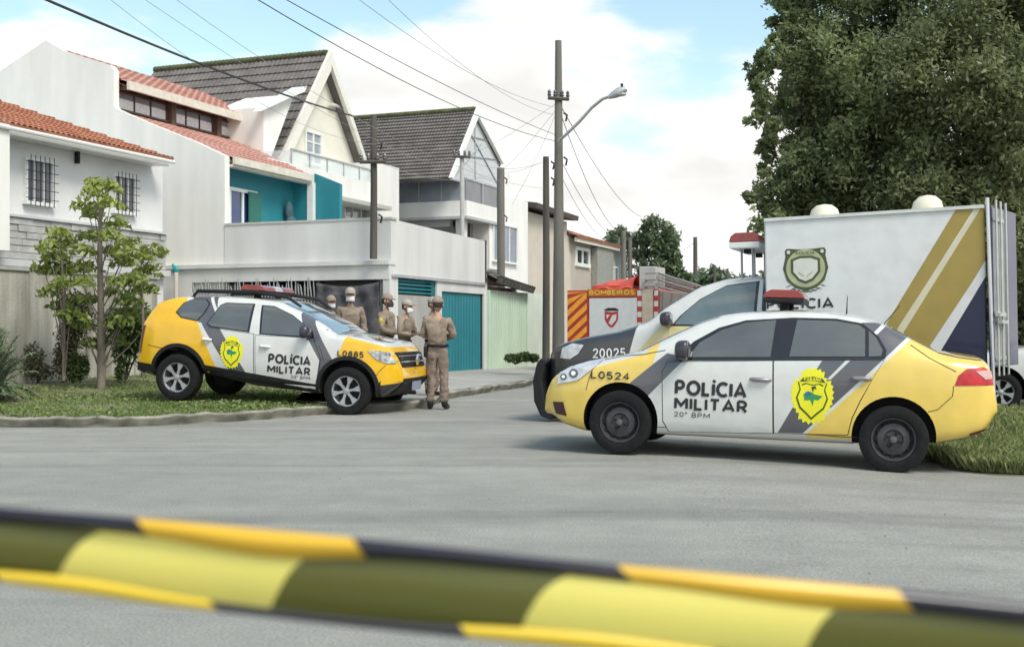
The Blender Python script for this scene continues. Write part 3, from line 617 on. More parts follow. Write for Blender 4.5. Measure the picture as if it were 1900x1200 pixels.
mb = MB(); zv0 = gy(770, 545)[1]; t2 = gy(803, 500)[0]; ns_ = 4; hz = (zf0-.05-zv0)/ns_
for i in range(ns_): z_ = zv0+hz*i; mb.slab([(.34, .02, z_), (t2, .02, z_), (t2, .12, z_+hz*.62), (.34, .12, z_+hz*.62)], .02)
mb.build('louvre', teal, gb)
mb = MB(); mb.box(.34, t2+.02, .2, .24, zv0-.1, zf0); mb.build('louvre_backing', mat('louvre_back', (.45, .5, .5), .7), gb)
mb = MB(); mb.box(.34, t2, .04, .2, 0, zv0-.04); mb.build('gate_panel', mat('grey_render', (.36, .35, .33), .9, var=.18, scale=2.5, streak=.4, bump=.3), gb)
mb = MB(); mb.box(t2, tw, .05, .2, 0, zf0-.01); mb.build('side_door', teal_dark, gb)
gt = MB(); gt.box(tg0+.02, tg1-.08, .08, .13, .12, zg1); ng = 14
for i in range(ng): u = tg0+.02+(tg1-.1-tg0)*i/ng; gt.box(u+.01, u+(tg1-.1-tg0)/ng-.01, .066, .08, .16, zg1-.04)
go = gt.build('gate', teal, gb); m_ = MB(); m_.box(tg1-.08, tg1, .05, .14, 0.1, zg1); m_.build('gate_post', black_plastic, go)
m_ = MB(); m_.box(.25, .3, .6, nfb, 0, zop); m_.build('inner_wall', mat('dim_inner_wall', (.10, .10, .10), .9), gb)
# spiked fence and tarp on the side facing the crossing
ff = ROW.sub(-.06, nF); fe = thing('metal_fence', ff, 'pale metal bar fence with curved spikes between the white piers above the off-roader', 'fence')
mb = MB(); y_ = nfb+.1; i = 0
while y_ < nfa-.05:
    zz = zop-.12+.09*math.sin(i*1.1); b_ = .03*math.sin(i*1.9); mb.tube([(0, y_, .2), (0, y_, zop-.35), (-.03, y_+b_*.4, zop-.18), (-.05, y_+b_, zz+.12)], [.02, .02, .02, .006], 5); y_ += .085; i += 1
for z_ in (.45, 1.3, zop-.42): mb.box(-.02, .02, nfb, nfa, z_-.02, z_+.02)
mb.build('bars', mat('fence_pale_metal', (.42, .43, .44), .5, metal=.3), fe)
mb = MB(); mb.box(-.04, .04, nfb-.06, nfb, 0, zop); mb.build('fence_post', black_plastic, fe)
mb = MB(); mb.box(.06, .1, nfb+(nfa-nfb)*.0, nfa, .2, zop-.4); mb.build('backing_sheet', mat('grey_sheet', (.24, .25, .26), .7, var=.2), fe)
rows = []
for i in range(26):
    u = i/25; r_ = []
    for j in range(22):
        v = j/21; y_ = nfc+(nfb-.05-nfc)*u; z_ = .25+(zop-.06-.25)*v-.10*math.sin(math.pi*u)*(v > .9)
        r_.append((-.18+.035*math.sin(9*u+6*v)+.03*math.sin(23*u-7*v)+.02*math.sin(31*v+5*u), y_, z_))
    rows.append(r_)
mb = MB(); mb.grid(rows); tpn = mb.build('tarp', mat('dark_tarp', (.035, .037, .042), .75, c2=(.10, .10, .11), scale=4, bump=.5, bscale=12), smooth=60); place(tpn, ff)
so_ = tpn.modifiers.new('s', 'SOLIDIFY'); so_.thickness = .01; tag(tpn, 'wrinkled dark grey tarp hung between white piers behind the officers', 'tarp')
# turquoise valve on a small white pipe
vf = ROW.sub(-.45, gx(347, 500)[0]+nF); vp = thing('standpipe', vf, 'white pipe with a turquoise cap beside the rear roof of the off-roader', 'pipe')
zv = vf.xp(347, 505, 0)[1]; m_ = MB(); m_.tube([(0, 0, 0), (0, 0, zv)], .055, 10); m_.build('pipe', mat('pale_pipe', (.55, .52, .45), .6), vp)
m_ = MB(); m_.ell((0, .02, zv+.07), (.06, .09, .1)); m_.tube([(0, .02, zv+.1), (0, .1, zv+.2)], .035, 8); m_.build('cap', mat('turquoise', (.02, .30, .30), .5), vp)

# ---- first steep-gabled house
nG = 2.6; A = ROW.sub(6, nG); h3 = thing('house', A, 'pale A-frame house with grey slate roof, white barge boards and glass balcony', 'house')
ay = lambda px, py, n=0: A.yp(px, py, n)
ridge = ay(612, 100); lo_l = ay(524, 290); lo_r = ay(676, 290); zr = ridge[1]; tr_ = ridge[0]
nback = A.xp(287, 128, tr_)[0]
sl = (zr-lo_l[1])/(tr_-lo_l[0]); tl_ = lo_l[0]-2.3; zl_ = zr-sl*(tr_-tl_)
sr = (zr-lo_r[1])/(lo_r[0]-tr_); trr = lo_r[0]+.7; zrr = zr-sr*(trr-tr_)
mb = MB(); tiled(mb, (tl_, .12, zl_), (tl_, nback, zl_), (tr_, nback, zr), (tr_, .12, zr), 40, 22, .02, .045, thick=.12, sub=4)
tiled(mb, (trr, .12, zrr), (trr, nback, zrr), (tr_, nback, zr), (tr_, .12, zr), 20, 10, .02, .03, thick=.12, sub=4); mb.build('roof', slate, h3)
mb = MB()
for i in range(44): y_ = .1+(nback-.1)*i/44; mb.tube([(tr_, y_, zr+.02), (tr_, y_+(nback)/44*.95, zr+.05)], .11, 8)
mb.build('ridge_tiles', moss, h3, smooth=50)
bb = mat('barge_board', (.70, .68, .62), .6, var=.04)
mb = MB(); wd = .34
mb.prism([(tl_, zl_), (tr_, zr+.1), (tr_, zr-wd*1.6), (tl_+wd*.75, zl_)], 'y', -.06, .06); mb.prism([(trr, zrr), (tr_, zr+.1), (tr_, zr-wd*1.0), (trr-wd*.5, zrr)], 'y', -.055, .065); mb.build('barge_board', bb, h3)
# soffits inside the overhang and the recessed gable wall
gw = mat('gable_plaster', (.66, .64, .56), .8, var=.05, scale=1.5); n2 = .38
mb = MB(); off = .22; mb.prism([(tl_+.3, zl_), (tr_, zr-off), (trr-.2, zrr)], 'y', n2, n2+.15); mb.build('gable_wall', gw, h3)
mb = MB(); mb.slab([(tr_, .07, zr-off*.9), (trr-.1, .07, zrr-.0), (trr-.1, n2, zrr-.0), (tr_, n2, zr-off*.9)], .03); mb.slab([(tr_, .07, zr-off*.9), (tl_+.1, .07, zl_), (tl_+.1, n2, zl_), (tr_, n2, zr-off*.9)], .03); mb.build('soffit', mat('cream_soffit', (.86, .84, .74), .8), h3)
mb = MB(); 
for k in (.38, .86): z_ = zr-(zr-zrr)*k; te_ = tr_+(trr-tr_)*k; mb.box(te_-.8*(.5+k), te_-.1, .2, .3, z_-.08, z_); 
mb.build('brace', bb, h3)
u0, z1_ = ay(564, 240, n2); u1, z0_ = ay(595, 298, n2); window(h3, 'y', n2, u0, u1, z0_-.2, z1_, white_paint, glassmat('balcony_door_glass', (.30, .34, .37), .1), 2, 3, .07, -1)
# body below the roof, side wall towards us, dormer
zf = ay(600, 300)[1]
mb = MB(); mb.box(tl_+.3, trr-.2, n2+.02, nback-.3, 0, zl_+.02); mb.build('wall', cream_wall, h3)
dmx = A.xp(497, 196, tl_-.1); dm2 = A.xp(569, 160, tr_-2.4)
td = A.yp(545, 200, .5)[0]; zd1 = A.yp(500, 196, .9)[1]; zd0 = A.yp(500, 285, .9)[1]
mb = MB(); ta, tb = A.yp(490, 200, .9)[0], A.yp(545, 200, .9)[0]
mb.prism([A.yp(*p_, -.35) for p_ in ((489, 300), (489, 199), (546, 175), (504, 290))], 'y', -.35, 1.4); mb.build('dormer_wall', cream_wall, h3)
ta_ = A.yp(488, 200, -.6)[0]
mb = MB(); mb.prism([A.yp(*p_, -.6) for p_ in ((486, 206), (494, 196), (558, 161), (570, 160), (566, 170), (545, 179))], 'y', -.6, -.3); mb.build('dormer_roof', white_paint, h3)
# balcony: slab, glass rail, block below
B0, zb1 = ay(540, 283, -1.6); B1 = ay(694, 330, -1.6)[0]; zbt = ay(600, 300, -1.6)[1]; zbb = ay(650, 330, -1.6)[1]
railg = bpy.data.materials.new('rail_glass'); t, b, o_ = nodes(railg); b.inputs['Base Color'].default_value = (.72, .8, .82, 1); b.inputs['Roughness'].default_value = .08; b.inputs['Alpha'].default_value = .38
mb = MB(); mb.box(B0, B1, -1.6, -1.585, zbb, zbt+.1); mb.box(B0, B0+.015, -1.58, 1.4, zbb, zbt+.1); ro = mb.build('glass_rail', railg, h3)
mb = MB(); mb.box(B0, B1+.1, -1.64, -1.56, zbt+.1, zbt+.14)
for i in range(6): u = B0+(B1-B0)*i/5; mb.box(u-.02, u+.02, -1.63, -1.6, zbb, zbt+.1)
mb.build('rail_frame', steel, ro)
zs_ = ay(660, 372, -1.6)[1]
mb = MB(); mb.box(B0-1.2, B1, -1.62, 1.5, zs_, zbb-.002); mb.build('balcony_slab', white_wall, h3)
W0 = ay(695, 350, -1.7)[0]; W1 = ay(738, 350, -1.7)[0]; zw_t = ay(715, 306, -1.7)[1]
mb = MB(); mb.box(W0, W1, -1.75, 3, 0, zw_t); mb.build('stair_block', white_wall, h3)
mb = MB(); c0 = ay(634, 364, -2.3); c1 = ay(727, 382, -2.3); mb.box(c0[0], c1[0], -2.3, -1.4, c0[1]-.12, c0[1]); mb.build('canopy', mat('canopy_greygreen', (.42, .44, .38), .7), h3)
mb = MB(); mb.box(B0-1.2, W0, -1.4, 1.5, 0, zs_-.002); mb.build('lower_wall', white_wall, h3)
u0, z1_ = ay(636, 377, -1.4); u1, z0_ = ay(683, 412, -1.4); window(h3, 'y', -1.4, u0, u1, z0_, z1_, white_paint, glassmat('lower_window_glass', (.34, .38, .38), .12), 3, 1, .05, -1)

# ---- second steep-gabled house
nH = -.6; C = ROW.sub(12, nH); h4 = thing('house', C, 'second A-frame house with grey slate roof, glazed gable and grey glass balcony band', 'house')
cy = lambda px, py, n=0: C.yp(px, py, n)
r4 = cy(886, 205); l4 = cy(836, 330); q4 = cy(934, 305); t4, z4 = r4; nb4 = C.xp(655, 223, t4)[0]
mb = MB(); tiled(mb, (l4[0], .1, l4[1]), (l4[0], nb4, l4[1]), (t4, nb4, z4), (t4, .1, z4), 42, 20, .02, .05, thick=.12, sub=4)
tiled(mb, (q4[0], .1, q4[1]), (q4[0], nb4, q4[1]), (t4, nb4, z4), (t4, .1, z4), 10, 6, .02, .04, thick=.12, sub=4); mb.build('roof', slate, h4)
mb = MB()
for i in range(46): y_ = .1+(nb4-.1)*i/46; mb.tube([(t4, y_, z4+.02), (t4, y_+nb4/46*.95, z4+.05)], .11, 8)
mb.build('ridge_tiles', moss, h4, smooth=50)
lb = mat('pale_grey_board', (.52, .54, .56), .6, var=.05)
mb = MB(); mb.prism([(l4[0]-.05, l4[1]), (t4, z4+.1), (t4, z4-.22), (l4[0]+.16, l4[1])], 'y', -.06, .06); mb.prism([(q4[0]+.05, q4[1]), (t4, z4+.1), (t4, z4-.22), (q4[0]-.1, q4[1])], 'y', -.055, .065); mb.build('barge_board', white_paint, h4)
mb = MB(); mb.prism([(l4[0]+.2, l4[1]), (t4, z4-.2), (q4[0]-.08, q4[1]), (q4[0]-.08, l4[1])], 'y', .12, .25); mb.build('gable_wall', lb, h4)
mb = MB(); hh = z4-l4[1]
for k, (ua, za2, ub, zb2) in enumerate([(t4, z4-.3, t4+.05, l4[1]), (l4[0]+.7, l4[1]+hh*.33, q4[0]-.5, l4[1]+hh*.45), (l4[0]+1.2, l4[1]+hh*.62, q4[0]-.9, l4[1]+hh*.68), (l4[0]+.5, l4[1]+.1, t4+.6, l4[1]+hh*.6), (t4-.5, l4[1]+hh*.7, q4[0]-.3, l4[1]+.3)]): mb.tube([(ua, .10, za2), (ub, .10, zb2)], .025, 5)
mb.build('truss', mat('truss_grey', (.36, .38, .40), .6), h4)
c863 = cy(863, 350)[0]; c920 = cy(922, 350)[0]; zb_t = cy(863, 333)[1]; zb_b = cy(863, 373)[1]; zsl = cy(863, 402)[1]
ng_ = C.xp(738, 350, c863)[0]
gband = glassmat('grey_band_glass', (.22, .25, .30), .35); gband2 = glassmat('grey_band_glass_dark', (.09, .10, .12), .1)
mb = MB(); mb.box(c863-.06, c863, 0, ng_, zb_b, zb_t); bo = mb.build('side_glass_band', gband, h4)
mb = MB(); mb.box(c863, c920, -.02, .04, zb_b, zb_t); mb.build('front_glass_band', gband2, h4)
mb = MB(); mb.box(c863-.1, c863-.06, -.05, ng_, zb_t, zb_t+.06)
for k in range(4): y_ = ng_*k/3; mb.box(c863-.09, c863-.06, y_-.02, y_+.02, zb_b, zb_t)
mb.box(c863, c920, -.06, -.02, zb_t, zb_t+.06); mb.box(c863+(c920-c863)*.5-.03, c863+(c920-c863)*.5+.03, -.06, -.02, zb_b, zb_t); mb.build('band_frame', steel, h4)
cW = cy(975, 450)[0]
mb = MB(); mb.box(c863-.2, c920+.1, -.15, ng_+.1, zsl, zb_b-.002); mb.build('balcony_slab', white_wall, h4)
mb = MB(); mb.box(c863+.02, cW, .6, nb4-.2, 0, zb_t+.9); mb.box(c863-.02, c863+.3, 0.05, .35, 0, zsl-.002); mb.box(c920+.1, cW, -.1, .6, 0, cy(950, 368)[1]); mb.build('wall', white_wall, h4)
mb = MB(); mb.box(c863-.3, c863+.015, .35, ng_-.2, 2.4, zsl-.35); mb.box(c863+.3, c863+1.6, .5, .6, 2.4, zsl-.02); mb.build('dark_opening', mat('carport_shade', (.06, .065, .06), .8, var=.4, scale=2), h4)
mb = MB(); mb.box(c863-.35, c920+.2, -.25, ng_+.3, zsl-.1, zsl-.003); mb.build('slab_edge', steel, h4)
u0, z1_ = cy(912, 412, -.1); u1, z0_ = cy(957, 490, -.1); u0 = max(u0, c920-1.2)
mb = MB(); mb.box(u0-.25, c920+.1, -.12, .55, z0_-.3, zsl-.1); mb.build('front_wall', white_wall, h4)
window(h4, 'y', -.12, u0, u1, z0_, z1_, white_paint, glassmat('tall_window_glass', (.17, .20, .26), .25), 3, 1, .05, -1)

# ---- mint wall beside the gate
mf = ROW.sub(gy(902, 600)[0], nF-.02); mo = thing('garden_wall', mf, 'pale mint green metal gate and wall with a mossy tile coping', 'wall')
my = lambda px, py, n=0: mf.yp(px, py, n); e_ = my(1012, 600)[0]; zt_ = my(930, 540)[1]
mint = mat('mint_metal', (.50, .62, .50), .6, var=.07, scale=1.5, streak=.3)
mb = MB(); a0 = .15; aM = my(975, 600)[0]; mb.box(a0, aM, 0, .06, .1, zt_)
for i in range(16): u = a0+(aM-a0)*i/16; mb.box(u, u+.03, -.02, 0, .12, zt_-.03)
g_ = mb.build('gate', mint, mo); m_ = MB(); m_.box(.02, .12, -.05, .1, 0, zt_); m_.box(aM, aM+.1, -.05, .1, 0, zt_); m_.build('gate_post', mint, mo)
mb = MB(); mb.box(aM+.1, e_, 0, .2, 0, zt_+.02); mb.build('wall', mat('mint_plaster', (.55, .63, .54), .85, var=.08, scale=1.5), mo)
mb = MB(); c0, c1 = my(905, 500), my(975, 532); tiled(mb, (c0[0], -.3, c0[1]-.25), (c1[0], -.3, c1[1]-.1), (c1[0], .5, c1[1]+.1), (c0[0], .5, c0[1]+.1), 16, 3, .05, .05, thick=.12); mb.build('tile_coping', mat('dark_mossy_tiles', (.05, .055, .045), .9, c2=(.14, .14, .12), scale=6), mo)
mb = MB(); mb.box(c0[0]-.05, c1[0]+.6, .3, .5, 0, c1[1]-.05); mb.prism([(c0[0], c1[1]-.05), (c0[0], c0[1]), (c1[0], c1[1])], 'y', .3, .5); mb.build('upper_wall', white_wall, mo)

# ---- houses further on
E = ROW.sub(17, -.4); h5 = thing('house', E, 'beige house with faded orange roof behind the two tall poles', 'house')
ey = lambda px, py, n=0: E.yp(px, py, n)
a_ = ey(978, 400)[0]; b_ = ey(1135, 480)[0]; zt_ = ey(1052, 418)[1]; ze = ey(1128, 456)[1]
beige = mat('beige_plaster', (.50, .45, .39), .85, var=.06, scale=1.5)
mb = MB(); mb.box(a_, ey(1052, 400)[0], 0, 7, 0, ey(1000, 398)[1]); mb.box(ey(1052, 400)[0], b_-.6, 0.0, 7, 0, ze+.05); mb.build('wall', beige, h5)
mb = MB(); u = ey(1050, 400)[0]; rz = ey(1050, 395)[1]; c_ = ey(978, 378)
mb.slab([(a_-.3, -.5, c_[1]-.2), (u+.2, -.5, ey(1050, 410)[1]), (u+.2, 3, ey(1050, 410)[1]+.3), (a_-.3, 3, c_[1]+.3)], .2); mb.build('dark_roof', mat('dark_gutter', (.07, .055, .05), .8), h5)
mb = MB(); tiled(mb, (u+.25, -.5, ze-.02), (b_, -.5, ze-.02), (b_, 3.6, ze+1.0), (u+.25, 3.6, zt_+1.1), 20, 8, .04, .04); mb.build('roof', terra, h5)
mb = MB(); mb.box(u+.3, b_, -.42, -.3, ze-.22, ze-.03); mb.build('eave_board', mat('cream_fascia', (.62, .58, .50), .6), h5)
u0, z1_ = ey(1067, 457); u1, z0_ = ey(1092, 496); window(h5, 'y', 0, u0, u1, z0_, min(z1_, ze-.1), white_paint, glassmat('lower_window_dark', (.04, .045, .05), .1), 2, 1, .14, -1)
mb = MB(); mb.box(ey(1097, 480)[0], b_-.7, -.3, -.02, 2.4, ze-.25); mb.build('bay_wall', mat('grey_bay', (.26, .26, .24), .85), h5)
Fh = ROW.sub(30, -.4); h6 = thing('house', Fh, 'grey rendered house end just beyond the faded orange roof', 'house'); fy = lambda px, py, n=0: Fh.yp(px, py, n)
a_, b_ = fy(1132, 470)[0], fy(1160, 470)[0]; z_ = fy(1145, 462)[1]
mb = MB(); mb.box(a_-6, b_, 0, 8, 0, z_); mb.build('wall', mat('bluegrey_plaster', (.42, .45, .45), .85), h6)
mb = MB(); tiled(mb, (a_-6, -.4, z_), (b_+.3, -.4, z_), (b_+.3, 4, z_+1.1), (a_-6, 4, z_+1.1), 24, 6); mb.build('roof', slate, h6)
window(h6, 'y', 0, a_-.2, a_+1.2, z_-2, z_-.9, white_paint, house_glass, 2, 1, .08, -1)

# ------------------------------------------------------------ poles, street lamp, wires
def pole(px, ytop, d, r0, r1, label, m, group='timber and concrete poles along the street', zb=0., ybase=None, arms=(), name='utility_pole', drums=()):
    b = W(px, 615, d); b[2] = zb; f = flat(*b); t = thing(name, f, label, 'pole', group); zt = CAMZ+(HOR-ytop)/FPX*d-zb
    m_ = MB(); m_.tube([(0, 0, 0), (0.01, 0, zt*.5), (0, 0, zt)], [r0, (r0+r1)/2, r1], 12); m_.build('shaft', m, t, smooth=60)
    for (py, w_, rot) in arms:
        z_ = CAMZ+(HOR-py)/FPX*d-zb; m_ = MB(); c_, s_ = math.cos(rot)*w_/2, math.sin(rot)*w_/2; m_.tube([(-c_, -s_-.12, z_), (c_, s_-.12, z_)], .045, 6); ao = m_.build('crossarm', wood_pole, t)
        for k in (-.9, -.35, .35, .9): m_ = MB(); m_.lathe([(.03, 0), (.05, .04), (.03, .07), (.045, .1), (.02, .15)], (c_*k, s_*k-.12, z_+.04), seg=8); m_.build('insulator', mat('porcelain', (.10, .10, .11), .3), ao)
    for (py, s_) in drums:
        z_ = CAMZ+(HOR-py)/FPX*d-zb; m_ = MB(); m_.tube([(.12, -.05, z_), (.2, -.05, z_-.06), (.17, -.05, z_-.2)], .025, 6); m_.build('bracket', black_plastic, t)
    return t, b
pole(1036, 76, 27.5, .15, .075, 'tallest round grey pole carrying the street lamp arm', conc_pole, zb=.15, arms=((185, .5, .3),), drums=((210, .1), (292, .1)))
pole(1013, 291, 29.0, .095, .075, 'slim dark timber pole standing just left of the lamp pole', wood_pole, zb=.15, arms=(), drums=((300, .1), (330, .1)))
pole(929, 312, 37.5, .13, .12, 'blunt grey pole rising behind the mint gate coping', conc_pole, zb=0, drums=((330, .1), (400, .1)))
pole(693, 214, 27.1, .085, .07, 'dark timber pole standing against the white garage parapet', wood_pole, zb=2.86, arms=((302, .6, 0),), drums=((262, .1), (398, .1)))
pole(857, 292, 34.5, .065, .06, 'thin pale concrete post in front of the grey glass band', mat('pale_post', (.46, .46, .44), .8), zb=2.5, arms=((292, .5, .2),))
pole(1157, 428, 52, .13, .10, 'distant pole left of two at the far tree', conc_pole); pole(1169, 440, 58, .13, .10, 'distant pole right of two at the far tree', conc_pole)
pole(1290, 440, 64, .14, .11, 'lone dark pole against the sky right of the street tree', wood_pole, drums=((494, .1),))
pole(1326, 492, 95, .14, .11, 'small far pole in the gap before the white box', wood_pole); pole(1350, 498, 110, .12, .1, 'smallest far pole in the gap before the white box', wood_pole)
lf = flat(*W(1042, 250, 27.3)); la = thing('street_lamp', lf, 'curved street lamp arm bracketed to the tallest pole', 'street lamp')
lp = [W(px, py, 27.3-i*.15)-lf.o for i, (px, py) in enumerate([(1036, 262), (1048, 252), (1075, 226), (1098, 200), (1118, 184), (1135, 178)])]
m_ = MB(); m_.tube(lp, [.035]*6, 8); m_.build('arm', steel, la, smooth=60)
q = lp[-1]; e = W(1162, 165, 26.5)-lf.o; m_ = MB(); m_.tube([q-(e-q)*.25, q+(e-q)*.15, q+(e-q)*.6, e], [.04, .085, .11, .06], 10); lh = m_.build('lamp_head', steel, la, smooth=60)
m_ = MB(); m_.ell(q+(e-q)*.6+np.array((0, 0, -.06)), (.14, .09, .05)); m_.build('lens', mat('lamp_lens', (.5, .5, .48), .2), lh, smooth=60)
m_ = MB(); m_.tube([e-(e-q)*.3+np.array((0, 0, .06)), e-(e-q)*.3+np.array((0, 0, .16))], .03, 8); m_.build('sensor', black_plastic, lh)

wire_m = mat('cable_black', (.03, .03, .033), .6); wire_g = mat('cable_grey', (.30, .31, .32), .6)
def wire(a, b, sag, r, label=None, m=wire_m, n=18):
    a, b = np.array(a, float), np.array(b, float); r *= .72 if r > .02 else .5; P = [a+(b-a)*t-np.array((0, 0, sag*4*t*(1-t))) for t in np.linspace(0, 1, n)]
    m_ = MB(); m_.tube([p-a for p in P], r, 5); o = m_.build('overhead_wire', m, smooth=60); o.location = a
    return tag(o, label or 'thin sagging overhead wire crossing the sky', 'wire', 'overhead wires')
LH = 'thick black cable falling from the upper left to the white A-frame gable'
wire(W(-160, -110, 13), W(660, 217, 28.5), .15, .028, LH)
wire(W(660, 217, 28.5), W(693, 228, 27.1), .02, .02, 'short black cable end tied to the timber pole above the garage')
wire(W(380, -60, 12.5), W(1030, 262, 27.5), .25, .013, 'lower of two close wires from the top centre left to the lamp pole')
wire(W(400, -75, 12.5), W(1030, 250, 27.5), .12, .012, 'upper of two close wires from the top centre left to the lamp pole')
for (ax, ay_, ad, bx, by, bd, sg, r, lb) in [
    (180, -20, 14, 700, 268, 27.1, .4, .007, 'faint thin wire, leftmost of the group over the slate roof'),
    (240, -20, 14, 930, 335, 37.5, .5, .007, 'faint thin wire crossing both slate roofs'),
    (300, -20, 14, 1013, 350, 29, .5, .007, 'faint thin wire ending low on the slim timber pole'),
    (640, -20, 15, 1034, 200, 27.5, .25, .009, 'wire from the top centre to the crossarm of the lamp pole'),
    (700, -20, 15, 1036, 215, 27.5, .3, .008, 'second faint wire from the top centre to the lamp pole'),
    (1034, 185, 27.5, 1190, 402, 62, .5, .02, 'upper wire dropping right from the lamp pole to the far tree'),
    (1038, 205, 27.5, 1185, 415, 62, 1.5, .018, 'second wire dropping right from the lamp pole'),
    (1038, 292, 27.5, 1172, 440, 58, .8, .015, 'slack wire from the mid lamp pole to the distant poles'),
    (1038, 320, 27.5, 1160, 440, 52, .8, .012, 'lowest slack wire from the lamp pole to the distant poles'),
    (1034, 190, 27.5, 857, 295, 34.5, .1, .008, 'thin wire from the lamp pole down to the pale concrete post'),
    (1034, 200, 27.5, 929, 318, 37.5, .1, .009, 'thin service wire from the lamp pole to the blunt grey pole'),
    (1032, 210, 27.5, 950, 380, 36, .1, .008, 'steep service wire from the lamp pole to the white house wall'),
    (1013, 300, 29, 857, 292, 34.5, .25, .009, 'nearly level wire between the slim timber pole and the concrete post'),
    (1032, 282, 27.5, 929, 320, 37.5, .15, .009, 'short wire joining the lamp pole and the blunt grey pole'),
    (929, 318, 37.5, 700, 300, 27.1, .35, .009, 'slack wire between the blunt grey pole and the timber pole over the garage'),
    (857, 294, 34.5, 700, 262, 27.1, .25, .008, 'wire between the concrete post and the timber pole over the garage'),
    (857, 296, 34.5, 929, 340, 37.5, .15, .008, 'short wire between the concrete post and the blunt grey pole'),
    (1170, 442, 58, 1290, 448, 64, .8, .02, 'far wire from the distant poles to the lone dark pole')]:
    wire(W(ax, ay_, ad), W(bx, by, bd), sg, r, lb, wire_g if r < .01 else wire_m)
# ------------------------------------------------------------ vehicles
def chaikin(P, k=2):
    for _ in range(k):
        Q = [P[0]]
        for a, b in zip(P[:-1], P[1:]): Q += [tuple(np.array(a)*.75+np.array(b)*.25), tuple(np.array(a)*.25+np.array(b)*.75)]
        Q.append(P[-1]); P = Q
    return P
def smooth_profile(pts, xs, k=2, end=.06):
    pts = sorted(pts); a = np.array(pts); z = np.interp(xs, a[:, 0], a[:, 1])
    for _ in range(k):
        q = z.copy(); q[1:-1] = (z[:-2]+z[1:-1]*2+z[2:])/4; z = q
    return z
def car_frame(Wf, Wr, near, hw):
    """frame from the near-side wheel contacts; near=+1 if the near side is the car's left"""
    Wf, Wr = np.array(Wf, float), np.array(Wr, float); x = Wf-Wr; wb = np.linalg.norm(x); x /= wb
    y = np.cross((0, 0, 1.), x); y /= np.linalg.norm(y); z = np.cross(x, y); return Frame((Wf+Wr)/2-y*near*hw, x, y, z), wb
def spx(F, px, py, y): return F.yp(px, py, y)
